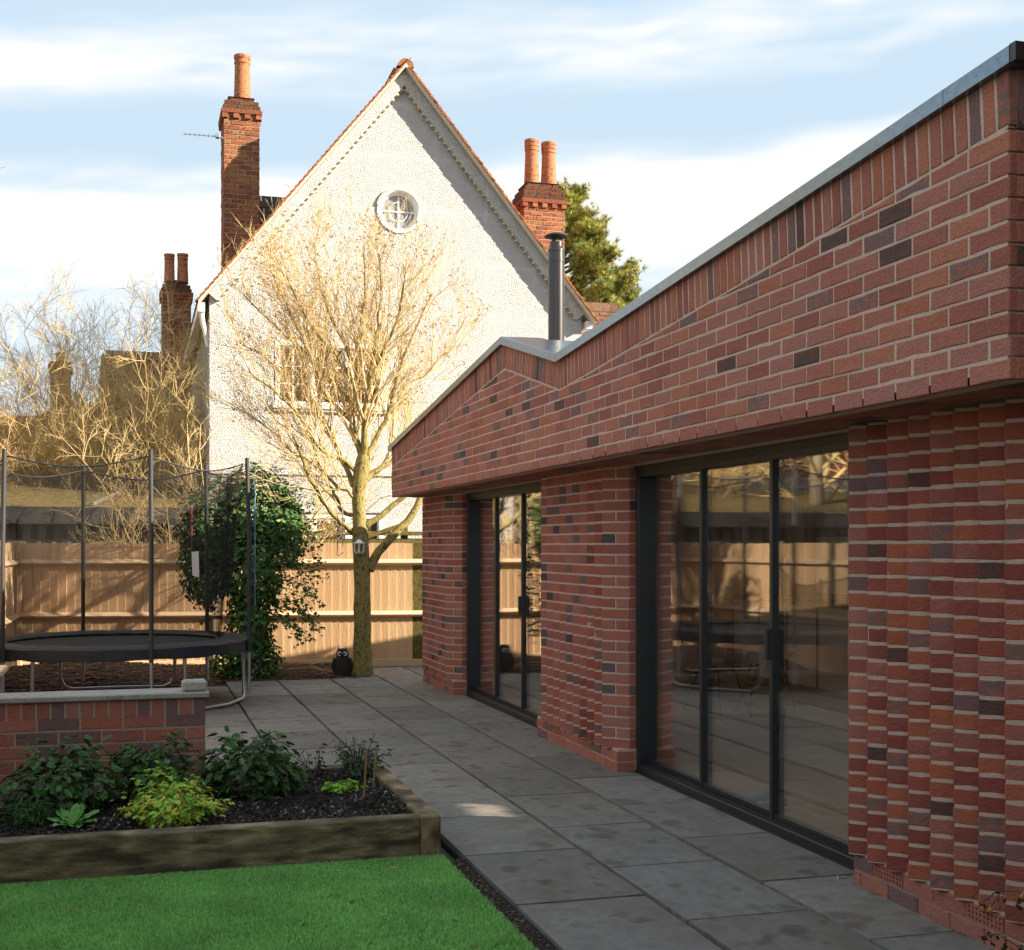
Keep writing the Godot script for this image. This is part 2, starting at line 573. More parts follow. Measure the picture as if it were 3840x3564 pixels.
func patio() -> void:
	var p := node("patio")
	kind(p, "structure")
	var b := MB.new()
	b.box(Vector3(-1.5, -0.05, -16.75), Vector3(3.30, -0.022, -8.0))
	b.box(Vector3(3.301, -0.05, -16.7), Vector3(3.8, -0.022, -14.7))
	b.box(Vector3(1.572, -0.05, -7.999), Vector3(3.30, -0.0221, 3.0))
	put("joint_bed", b, M.joint, p)
	var rows := [[1.580, 2.186, -5.39], [2.198, 2.770, -4.97], [2.785, 3.305, -4.53], [0.985, 1.570, -5.39], [0.38, 0.975, -4.97], [-0.23, 0.37, -5.39], [-0.84, -0.24, -4.97], [-1.47, -0.85, -5.39], [3.315, 3.80, -4.97]]
	for r in rows.size():
		var x0: float = rows[r][0]
		var x1: float = rows[r][1]
		var step := 0.922
		var z: float = rows[r][2] + 5.0 * step
		while z > -16.6:
			var z0 := z - step + 0.011
			var near_end := -8.05 if x1 < 1.58 else 2.0
			var far_end := -16.45 if x0 > 2.7 else (-15.2 if x0 > 0.9 else -14.75)
			if x0 > 2.1 and x0 < 2.7: far_end = -16.45
			if x0 > 3.1: near_end = -14.75
			var za := maxf(z0, far_end)
			var zb := minf(z, near_end)
			if zb - za > 0.15:
				var o := put("paving_slab", slab_mesh(x1 - x0 - 0.009, zb - za), M.stones[rng.randi() % 6], p, Transform3D(Basis.from_euler(Vector3(rng.randf_range(-0.002, 0.002), 0, rng.randf_range(-0.002, 0.002))), Vector3(x0 + 0.003, rng.randf_range(-0.0015, 0.0015), za)))
			z -= step
	# dirt strip between turf and paving
	var d := MB.new()
	d.box(Vector3(1.42, -0.05, -6.3), Vector3(1.575, -0.018, 3.0))
	kind(put("dirt_strip", d, M.soil), "structure")
	var grit := MB.new()
	grit.tube([Vector3.ZERO, Vector3(0.008, 0.005, 0.002), Vector3(0.014, 0, 0.004)], [0.003, 0.006, 0.002], 4)
	var xs := []
	var cs := []
	for i in 700:
		xs.append(Transform3D(Basis.from_euler(Vector3(rng.randf() * 6, rng.randf() * 6, 0)) * rng.randf_range(0.3, 1.1), Vector3(rng.randf_range(1.48, 1.57), -0.016, rng.randf_range(-6.3, -4.0))))
		cs.append([Color(0.05, 0.04, 0.03), Color(0.16, 0.13, 0.10), Color(0.09, 0.05, 0.03)][rng.randi() % 3])
	kind(many("grit", grit.mesh(), M.twig, xs, cs), "stuff")

func lawn() -> void:
	var m := MB.new()
	m.box(Vector3(-1.5, -0.05, -6.36), Vector3(1.472, -0.004, 3.0))
	kind(put("lawn", m, M.turf), "structure")
	# short pile of artificial turf
	var t := MB.new()
	for i in 7:
		var a := TAU * i / 7.0 + rng.randf()
		var p := Vector3(cos(a), 0, sin(a)) * rng.randf_range(0.001, 0.007)
		var q := p + Vector3(rng.randf_range(-0.006, 0.006), rng.randf_range(0.010, 0.017), rng.randf_range(-0.006, 0.006))
		var s := Vector3(-sin(a), 0, cos(a)) * 0.0013
		var k := rng.randf_range(0.75, 1.2)
		t.col = Color(k, k, k)
		t.quad(p - s, p + s, q + s * 0.5, q - s * 0.5)
	var xs := []
	var cs := []
	var nz := noise(81, 0.9, 3)
	for i in 85000:
		var z := -6.36 + 2.6 * pow(rng.randf(), 1.25)
		var x := rng.randf_range(-1.2, 1.478 + rng.randf_range(-0.006, 0.004))
		var k := rng.randf_range(0.8, 1.15) * (1.0 + 0.22 * nz.get_noise_2d(x * 2.0, z * 2.0))
		xs.append(Transform3D(Basis(Vector3.UP, rng.randf() * TAU) * Basis.from_scale(Vector3(1.2, rng.randf_range(0.7, 1.1), 1.2)), Vector3(x, -0.006, z)))
		cs.append(Color(0.27 * k, 0.58 * k, 0.155 * k))
	kind(many("turf_pile", t.mesh(), M.twig, xs, cs), "stuff")

# ---------------------------------------------------------------- brick helpers
const OUT_W := Basis(Vector3(0, 0, 1), Vector3(0, 1, 0), Vector3(-1, 0, 0))   # local x -> world z, local z -> world -x

func brick_mat() -> Material:
	var r := rng.randf()
	if r < 0.855: return M.bricks[rng.randi() % M.bricks.size()]
	return M.burnt[rng.randi() % M.burnt.size()]

func brick_col() -> Color:
	var r := rng.randf()
	if r < 0.86:
		var c: Color = [Color(0.51, 0.185, 0.125), Color(0.48, 0.17, 0.118), Color(0.54, 0.21, 0.145), Color(0.53, 0.18, 0.10), Color(0.44, 0.15, 0.108), Color(0.50, 0.205, 0.155)][rng.randi() % 6]
		return c * rng.randf_range(0.9, 1.1)
	return [Color(0.17, 0.125, 0.12), Color(0.22, 0.14, 0.125), Color(0.26, 0.155, 0.135), Color(0.12, 0.09, 0.09)][rng.randi() % 4]

func rect(x0: float, y0: float, x1: float, y1: float) -> PackedVector2Array:
	return PackedVector2Array([Vector2(x0, y0), Vector2(x1, y0), Vector2(x1, y1), Vector2(x0, y1)])

# roof line of the extension: underside of the coping, by z
const ROOF := [Vector2(-14.36, 2.632), Vector2(-9.72, 3.130), Vector2(-8.341, 2.803), Vector2(-3.62, 3.127)]

func roof_at(z: float) -> float:
	for i in 3:
		if z <= ROOF[i + 1].x:
			return lerpf(ROOF[i].y, ROOF[i + 1].y, (z - ROOF[i].x) / (ROOF[i + 1].x - ROOF[i].x))
	return ROOF[3].y

const FX := 2.757       # face of the fascia
const FY := 2.103       # its lower edge
const NEAR := -3.632
const FAR := -14.35

func fascia(house: Node3D) -> void:
	var f := node("fascia", house)
	# mortar backing, cut to the roof line, and the soffit
	var m := MB.new()
	var x0 := FX + 0.0032
	for i in 3:
		var a: Vector2 = ROOF[i]
		var b: Vector2 = ROOF[i + 1]
		var za := FAR if i == 0 else a.x
		var zb := NEAR - 0.012 if i == 2 else b.x
		m.quad(Vector3(x0, FY + 0.0015, za), Vector3(x0, FY + 0.0015, zb), Vector3(x0, b.y, zb), Vector3(x0, a.y, za))
		m.quad(Vector3(x0 + 0.13, FY + 0.0015, zb), Vector3(x0 + 0.13, FY + 0.0015, za), Vector3(x0 + 0.13, a.y, za), Vector3(x0 + 0.13, b.y, zb))
	m.quad(Vector3(x0, FY + 0.0015, NEAR - 0.012), Vector3(3.5, FY + 0.0015, NEAR - 0.012), Vector3(3.5, 3.12, NEAR - 0.012), Vector3(x0, 3.12, NEAR - 0.012))
	m.quad(Vector3(3.5, FY + 0.0015, FAR), Vector3(x0, FY + 0.0015, FAR), Vector3(x0, 2.632, FAR), Vector3(3.5, 2.632, FAR))
	put("mortar_bed", m, M.mortar, f)
	var s := MB.new()
	s.box(Vector3(x0, FY + 0.0015, FAR), Vector3(3.44, FY + 0.03, NEAR - 0.012))
	put("soffit", s, M.mortar, f)
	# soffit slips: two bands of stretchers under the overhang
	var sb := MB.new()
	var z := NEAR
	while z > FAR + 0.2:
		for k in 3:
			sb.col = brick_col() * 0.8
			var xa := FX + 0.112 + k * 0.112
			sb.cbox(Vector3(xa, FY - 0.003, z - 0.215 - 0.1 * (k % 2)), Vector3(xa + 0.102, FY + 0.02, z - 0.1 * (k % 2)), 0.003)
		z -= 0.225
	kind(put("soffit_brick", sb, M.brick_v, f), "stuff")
	# stretcher courses under the line of the soldiers
	var lim := PackedVector2Array([Vector2(FAR, FY), Vector2(NEAR, FY), Vector2(NEAR, ROOF[3].y - 0.197), Vector2(ROOF[2].x, ROOF[2].y - 0.199), Vector2(ROOF[1].x, ROOF[1].y - 0.199), Vector2(FAR, ROOF[0].y - 0.197)])
	var list := []
	for i in 12:
		var y := FY + 0.075 * i
		var zz := NEAR if i % 2 == 0 else NEAR + 0.1125
		while zz > FAR:
			var b := minf(zz, NEAR) - 0.0
			var a := maxf(zz - 0.215, FAR)
			if b - a > 0.02:
				for q in Geometry2D.intersect_polygons(rect(a, y, b, y + 0.065), lim):
					if Geometry2D.is_polygon_clockwise(q): q.reverse()
					list.append([b, q])
			zz -= 0.225
	list.sort_custom(func(p, q): return p[0] > q[0])
	var far_m := MB.new()
	for k in list.size():
		var q: PackedVector2Array = list[k][1]
		var mid := Vector2.ZERO
		for e in q: mid += e
		mid /= q.size()
		var loc := PackedVector2Array()
		for e in q: loc.append(e - mid)
		var xf := Transform3D(OUT_W, Vector3(FX + rng.randf_range(-0.002, 0.002), mid.y, mid.x))
		if k < 298:
			var bm := MB.new()
			bm.prism(loc, 0.03, 0.004, 0.0022, rng, Transform3D())
			put("fascia_brick", bm, brick_mat() if mid.y > FY + 0.05 else M.bricks[[2, 5, 1][rng.randi() % 3]], f, xf)
		else:
			far_m.col = brick_col()
			far_m.prism(loc, 0.03, 0.004, 0.0018, rng, xf, 0.0)
	kind(put("far_bricks", far_m, M.brick_v, f), "stuff")
	# soldier course that follows the roof, square to its slope
	for i in 3:
		var a: Vector2 = ROOF[i]
		var b: Vector2 = ROOF[i + 1]
		if i == 0: a = Vector2(FAR, 2.632)
		if i == 2: b = Vector2(NEAR, 3.127)
		var dir := (b - a).normalized()
		var nrm := Vector2(-dir.y, dir.x)
		var L := a.distance_to(b)
		var cnt := int(round(L / 0.0765))
		var pitch := L / cnt
		var seg := PackedVector2Array([a - Vector2(0, 0.187), b - Vector2(0, 0.187), b + Vector2(0, 0.02), a + Vector2(0, 0.02)])
		for k in range(-1, cnt + 2):
			var s0 := a + dir * (k * pitch + 0.005)
			var q4 := PackedVector2Array([s0 - nrm * 0.187, s0 + dir * (pitch - 0.013) - nrm * 0.187, s0 + dir * (pitch - 0.013) + nrm * 0.02, s0 + nrm * 0.02])
			for q in Geometry2D.intersect_polygons(q4, seg):
				if Geometry2D.is_polygon_clockwise(q): q.reverse()
				var mid := Vector2.ZERO
				for e in q: mid += e
				mid /= q.size()
				var loc := PackedVector2Array()
				var area := 0.0
				for e in q.size():
					loc.append(q[e] - mid)
					area += q[e].cross(q[(e + 1) % q.size()])
				if absf(area) < 0.002: continue
				var bm := MB.new()
				bm.prism(loc, 0.03, 0.0035, 0.0018, rng, Transform3D(), 0.1)
				put("soldier_brick", bm, brick_mat(), f, Transform3D(OUT_W, Vector3(FX + rng.randf_range(-0.002, 0.002), mid.y, mid.x)))
	# return of the near corner, facing the camera's right
	for i in 14:
		var y := FY + 0.075 * i
		var xx := FX - 0.0
		var kx := 0
		while xx < 3.4:
			var w := (0.1025 if i % 2 == 0 else 0.215) if kx == 0 else 0.215
			var hi := minf(y + 0.065, 3.12)
			if hi - y > 0.02 and y < 2.93:
				var bm := MB.new()
				bm.prism(rect(0, 0, w, hi - y), 0.03, 0.004, 0.002, rng, Transform3D())
				put("return_brick", bm, brick_mat(), f, Transform3D(Basis(), Vector3(xx + (0.0305 if kx == 0 else 0.0), y, NEAR + 0.0)))
			xx += w + 0.01 + (0.0305 if kx == 0 else 0.0)
			kx += 1
	for k in 9:
		var bm := MB.new()
		bm.prism(rect(0, 0, 0.065, 0.186), 0.03, 0.004, 0.002, rng, Transform3D())
		put("return_brick", bm, brick_mat(), f, Transform3D(Basis(), Vector3(FX + 0.031 + k * 0.075, 2.94, NEAR)))

func coping(house: Node3D) -> void:
	# folded metal capping: an outer face 60 mm deep, a top that turns inwards, in lengths with lapped joints
	var c := node("coping", house)
	var pieces := [[-14.42, -12.6], [-12.6, -9.85], [-9.85, -9.72], [-9.72, -9.55], [-9.55, -8.45], [-8.45, -8.341], [-8.341, -8.22], [-8.22, -6.05], [-6.05, -3.95], [-3.95, -3.59]]
	for p in pieces:
		var a: float = p[0] + 0.0012
		var b: float = p[1] - 0.0012
		var ya := roof_at(maxf(a, -14.36)) + 0.001
		var yb := roof_at(minf(b, -3.62)) + 0.001
		if a < -14.36: ya -= 0.006
		var m := MB.new()
		var xo := FX - 0.032
		var prof := [Vector2(xo, -0.004), Vector2(xo, 0.052), Vector2(xo + 0.006, 0.056), Vector2(FX + 0.30, 0.062), Vector2(FX + 0.30, 0.0), Vector2(xo + 0.02, -0.004)]
		for k in prof.size():
			var s: Vector2 = prof[k]
			var t: Vector2 = prof[(k + 1) % prof.size()]
			m.quad(Vector3(s.x, ya + s.y, a), Vector3(s.x, yb + s.y, b), Vector3(t.x, yb + t.y, b), Vector3(t.x, ya + t.y, a))
		for e in [[a, ya, 1], [b, yb, -1]]:
			for k in range(1, prof.size() - 1):
				var q0 := Vector3(prof[0].x, e[1] + prof[0].y, e[0])
				var q1 := Vector3(prof[k].x, e[1] + prof[k].y, e[0])
				var q2 := Vector3(prof[k + 1].x, e[1] + prof[k + 1].y, e[0])
				if e[2] > 0: m.tri(q0, q1, q2)
				else: m.tri(q0, q2, q1)
		put("capping_length", m, M.zinc, c)
	# capping of the end return
	var r := MB.new()
	r.box(Vector3(FX - 0.03, 3.124, -3.592), Vector3(9.0, 3.184, -3.56))
	put("end_capping", r, M.black, c)
	# roof skin, in metal trays between the ridge lines
	var sk := MB.new()
	var ce := MB.new()
	for i in 3:
		var a: Vector2 = ROOF[i]
		var b: Vector2 = ROOF[i + 1]
		var x0 := FX + 0.302
		# strips of roof either side of three rooflight wells, on the planes between the ridge lines
		var cuts: Array = [[], [], []][i]
		if i == 0: cuts = []
		if i == 2: cuts = [[-7.6, -6.3], [-5.8, -4.6]]
		var zs := [a.x]
		for q in cuts:
			zs.append(q[0])
			zs.append(q[1])
		zs.append(b.x)
		for k in zs.size() - 1:
			var za: float = zs[k]
			var zb: float = zs[k + 1]
			var ya := lerpf(a.y, b.y, (za - a.x) / (b.x - a.x))
			var yb := lerpf(a.y, b.y, (zb - a.x) / (b.x - a.x))
			var spans := [[x0, 4.6], [4.6, 5.5], [5.5, 6.1], [6.1, 6.95], [6.95, 7.45]]
			for s in 5:
				if k % 2 == 1 and s % 2 == 1: continue
				var xa: float = spans[s][0]
				var xb: float = spans[s][1]
				sk.quad(Vector3(xa, ya + 0.05, za), Vector3(xa, yb + 0.05, zb), Vector3(xb, yb + 0.05, zb), Vector3(xb, ya + 0.05, za))
				ce.quad(Vector3(xa, yb - 0.16, zb), Vector3(xa, ya - 0.16, za), Vector3(xb, ya - 0.16, za), Vector3(xb, yb - 0.16, zb))
			if k % 2 == 1:
				var top := maxf(ya, yb) + 0.30
				for e in [[4.56, za, 4.6, zb], [5.5, za, 5.54, zb], [4.6, za, 5.5, za + 0.04], [4.6, zb - 0.04, 5.5, zb], [6.06, za, 6.1, zb], [6.95, za, 6.99, zb], [6.1, za, 6.95, za + 0.04], [6.1, zb - 0.04, 6.95, zb]]:
					ce.box(Vector3(e[0], minf(ya, yb) - 0.16, e[1]), Vector3(e[2], top, e[3]))
	put("roof", sk, M.zinc, house)
	put("ceiling", ce, M.wall_in, house)

const SQ := 0.70710678
# zigzag brick piers: bricks turned 45 degrees so that corners stand out
func pier_brick(f: Node3D, called: String, tip: Vector2, y: float, len_: float, stuff: MB, h := 0.0615) -> void:
	# tip = (x, z) of the outstanding corner; the seen face runs from it by +x +z
	var bas := Basis(Vector3(SQ, 0, SQ), Vector3.UP, Vector3(-SQ, 0, SQ))
	var jx := rng.randf_range(-0.0018, 0.0018)
	var xf := Transform3D(bas, Vector3(tip.x + jx, y, tip.y))
	var q := rect(0.0, 0.0, len_, h)
	if stuff:
		stuff.col = brick_col()
		stuff.prism(q, 0.109, 0.003, 0.0022, rng, xf, 0.11)
	else:
		var bm := MB.new()
		bm.prism(q, 0.109, 0.0035, 0.0030, rng, Transform3D(), 0.04)
		put(called, bm, M.pier_bricks[rng.randi() % 7] if rng.randf() < 0.84 else M.burnt[rng.randi() % 4], f, xf)

func pier(house: Node3D, z_first: float, z_splay: float, teeth: int, single: int, splay: bool, plinth0: float, plinth1: float, sparse: bool) -> void:
	var p := node("brick_pier", house)
	var tx := 3.122
	var pitch := 0.1585
	if teeth > 1 and splay: pitch = (z_splay - z_first) / teeth
	var stuff := MB.new()
	var core := MB.new()
	var y0 := 0.150
	var y1 := 2.105
	# mortar core with the same zigzag, set back
	var prof := []
	for i in teeth:
		var zt := z_first + i * pitch
		prof.append(Vector2(tx + 0.005, zt + 0.002))
		prof.append(Vector2(tx + 0.005 + pitch / 2, zt + pitch / 2))
	if splay:
		prof.append(Vector2(tx + 0.005, z_splay + 0.002))
		prof.append(Vector2(tx + 0.154, z_splay + 0.143))
		prof.append(Vector2(3.36, z_splay + 0.143))
	for i in prof.size() - 1:
		var a: Vector2 = prof[i]
		var b: Vector2 = prof[i + 1]
		core.quad(Vector3(a.x, y0 - 0.004, a.y), Vector3(b.x, y0 - 0.004, b.y), Vector3(b.x, y1, b.y), Vector3(a.x, y1, a.y))
	core.box(Vector3(3.215, y0 - 0.002, z_first + 0.02), Vector3(3.42, y1, (z_splay + 0.06) if splay else z_first + teeth * pitch))
	put("mortar_bed", core, M.mortar, p)
	var left := single
	var courses := 26
	for i in range(teeth - 1, -1, -1):
		var zt := z_first + i * pitch
		for k in courses:
			var y := y0 + 0.075 * k
			pier_brick(p, "pier_brick", Vector2(tx, zt), y, pitch * SQ + 0.001, null if left > 0 else stuff)
			left -= 1
	if splay:
		for k in courses:
			var y := y0 + 0.075 * k
			var bm := stuff
			if k % 2 == 0:
				pier_brick(p, "pier_brick", Vector2(tx, z_splay), y, 0.214, null if left > 0 else stuff)
				left -= 1
			else:
				pier_brick(p, "pier_brick", Vector2(tx, z_splay), y, 0.1, null if left > 0 else stuff)
				pier_brick(p, "pier_brick", Vector2(tx + 0.112 * SQ, z_splay + 0.112 * SQ), y, 0.1, null if left > 0 else stuff)
				left -= 2
			# the reveal that runs back to the door frame
			stuff.col = brick_col()
			var xe := tx + 0.214 * SQ
			stuff.prism(rect(0.004, 0, 3.36 - xe, 0.065), 0.03, 0.003, 0.001, rng, Transform3D(Basis(), Vector3(xe, y, z_splay + 0.214 * SQ - 0.001)), 0.0)
	if stuff.v.size(): kind(put("far_bricks", stuff, M.brick_v, p), "stuff")
	# plinth: two plain courses set back under the teeth
	var pl := node("plinth", house)
	var pm := MB.new()
	pm.box(Vector3(3.182, -0.03, plinth0), Vector3(3.42, 0.152, plinth1 - 0.008))
	put("mortar_bed", pm, M.mortar, pl)
	for k in 2:
		var z := plinth1 + (0.0 if k == 0 else 0.1125)
		var idx := 0
		while z > plinth0:
			var b := minf(z, plinth1)
			var a := maxf(z - 0.215, plinth0)
			if b - a > 0.03:
				var y := -0.004 + 0.075 * k
				var air := k == 1 and (idx == 3 or idx == 6)
				var bm := MB.new()
				if air:
					# clay air brick: a grid of square holes
					bm.box(Vector3(0, 0, -0.05), Vector3(b - a, 0.065, -0.025))
					for q in 10:
						bm.box(Vector3((b - a) * q / 9.0 - 0.005, 0, -0.026), Vector3((b - a) * q / 9.0 + 0.005, 0.065, 0))
					for q in 4:
						bm.box(Vector3(0, 0.0195 * q, -0.0255), Vector3(b - a, 0.0195 * q + 0.0075, -0.0005))
					put("air_brick", bm, M.bricks[2], pl, Transform3D(OUT_W, Vector3(3.173, y, a)))
				else:
					bm.prism(rect(0, 0, b - a, 0.065), 0.05, 0.004, 0.0025, rng, Transform3D())
					put("plinth_brick", bm, M.bricks[[2, 5, 2, 0][rng.randi() % 4]] if rng.randf() < 0.85 else M.burnt[3], pl, Transform3D(OUT_W, Vector3(3.173 + rng.randf_range(-0.001, 0.001), y, a)))
			z -= 0.225
			idx += 1
		if splay:
			var bm := MB.new()
			bm.prism(rect(0, 0, 0.1025, 0.065), 0.05, 0.004, 0.0025, rng, Transform3D())
			put("plinth_brick", bm, M.bricks[0], pl, Transform3D(Basis(), Vector3(3.203, -0.004 + 0.075 * k, plinth1 - 0.001)))
			bm = MB.new()
			bm.prism(rect(0, 0, 0.06, 0.065), 0.05, 0.004, 0.0025, rng, Transform3D())
			put("plinth_brick", bm, M.bricks[4], pl, Transform3D(Basis(), Vector3(3.312, -0.004 + 0.075 * k, plinth1 - 0.001)))

func sliding_door(house: Node3D, z0: float, z1: float, label: String) -> void:
	# z0 far end, z1 near end; three tall panes in a slim dark frame
	var d := node("sliding_door", house)
	d.set_meta("label", label)
	var top := 2.10
	var fx := 3.318
	var s := MB.new()
	s.cbox(Vector3(fx, -0.01, z0), Vector3(fx + 0.14, 0.045, z1), 0.004)
	s.box(Vector3(fx + 0.012, 0.045, z0), Vector3(fx + 0.02, 0.062, z1))
	s.box(Vector3(fx + 0.034, 0.045, z0), Vector3(fx + 0.042, 0.068, z1))
	s.box(Vector3(fx + 0.056, 0.045, z0), Vector3(fx + 0.062, 0.074, z1))
	s.box(Vector3(fx - 0.02, -0.012, z0 + 0.01), Vector3(fx - 0.002, 0.004, z1 - 0.01))
	put("sill", s, M.black, d)
	var h := MB.new()
	h.cbox(Vector3(fx + 0.01, 2.025, z0), Vector3(fx + 0.14, top, z1), 0.003)
	h.box(Vector3(fx - 0.004, 2.062, z0), Vector3(fx + 0.012, top, z1))
	put("head_frame", h, M.black, d)
	for e in [[z0, z0 + 0.038], [z0 + 0.042, z0 + 0.066], [z1 - 0.06, z1], [z1 + 0.004, z1 + 0.16]]:
		var j := MB.new()
		j.cbox(Vector3(fx + 0.002, 0.045, e[0]), Vector3(fx + 0.138, 2.026, e[1]), 0.003)
		put("jamb", j, M.black, d)
	var zs := [z0 + 0.06, z0 + 0.06 + (z1 - z0 - 0.12) / 3.0, z0 + 0.06 + (z1 - z0 - 0.12) * 2.0 / 3.0, z1 - 0.06]
	for k in 3:
		var px: float = fx + [0.066, 0.052, 0.038][k]
		var g := MB.new()
		for q in [0.0, 0.012, 0.024]:
			g.box(Vector3(px + q, 0.055, zs[k] - 0.01), Vector3(px + q + 0.004, 2.03, zs[k + 1] + 0.02))
		put("glass_pane", g, M.glass, d)
		if k < 2:
			var mu := MB.new()
			mu.cbox(Vector3(px - 0.035, 0.045, zs[k + 1] - 0.017), Vector3(px + 0.04, 2.03, zs[k + 1] + 0.017), 0.003)
			put("mullion", mu, M.black, d)
		var rl := MB.new()
		rl.box(Vector3(px - 0.012, 0.046, zs[k]), Vector3(px + 0.03, 0.09, zs[k + 1]))
		put("bottom_rail", rl, M.black, d)
	var hd := MB.new()
	hd.cbox(Vector3(fx - 0.012, 0.93, zs[2] - 0.02), Vector3(fx + 0.03, 1.10, zs[2] + 0.012), 0.004)
	put("handle", hd, M.black, d)

func interior(house: Node3D) -> void:
	var x1 := 7.2
	var w := MB.new()
	# rear wall with a high slot window, end walls, ceiling is the roof underside
	w.box(Vector3(x1, -0.02, -14.3), Vector3(x1 + 0.25, 2.3, -3.7))
	put("rear_wall", w, M.wall_in, house)
	var e := MB.new()
	for z in [[-14.34, -14.06], [-3.95, -3.66]]:
		e.box(Vector3(3.30, -0.02, z[0]), Vector3(x1 + 0.25, 2.62, z[1]))
	put("end_wall", e, M.wall_in, house)
	# gussets between wall head and roof
	var gm := MB.new()
	for x in [2.9, x1]:
		for i in 3:
			var a: Vector2 = ROOF[i]
			var b: Vector2 = ROOF[i + 1]
			var cuts := [a.x, b.x] if i < 2 or x < 3.0 else [a.x, -4.75, -4.05, b.x]
			for k in cuts.size() - 1:
				var za: float = cuts[k]
				var zb: float = cuts[k + 1]
				var ya := roof_at(za) - 0.12
				var yb := roof_at(zb) - 0.12
				for gx in [0.0, 0.2]:
					if k == 1:
						# high slot window
						gm.quad(Vector3(x + gx, 2.3, za), Vector3(x + gx, 2.3, zb), Vector3(x + gx, 2.58, zb), Vector3(x + gx, 2.58, za))
						gm.quad(Vector3(x + gx, 2.78, za), Vector3(x + gx, 2.78, zb), Vector3(x + gx, yb, zb), Vector3(x + gx, ya, za))
					else:
						gm.quad(Vector3(x + gx, 2.3, za), Vector3(x + gx, 2.3, zb), Vector3(x + gx, yb, zb), Vector3(x + gx, ya, za))
	for z in [-14.3, -3.7]:
		gm.box(Vector3(2.9, 2.3, z - 0.05), Vector3(x1 + 0.2, 3.0 if z > -5 else 2.6, z + 0.05))
	put("wall_head", gm, M.wall_in, house)
	var li := MB.new()
	li.box(Vector3(3.44, 2.095, -14.1), Vector3(3.55, 2.7, -3.9))
	put("lintel_lining", li, M.wall_in, house)
	var fl := node("floor", house)
	var fb := MB.new()
	fb.box(Vector3(3.40, -0.06, -14.1), Vector3(x1, 0.008, -3.9))
	put("subfloor", fb, M.dark, fl)
	var x := 3.44
	var r := 0
	while x < x1:
		var z := -3.95 - fposmod(r * 0.83, 2.2)
		var zp := -3.95
		while zp > -14.0:
			var zn := maxf(z, -14.05)
			var b := MB.new()
			b.cbox(Vector3(x, 0.0, zn + 0.002), Vector3(minf(x + 0.262, x1), 0.028, zp - 0.002), 0.003)
			put("floor_board", b, M.oak[rng.randi() % 3], fl)
			zp = zn
			z -= 2.2
		x += 0.266
		r += 1

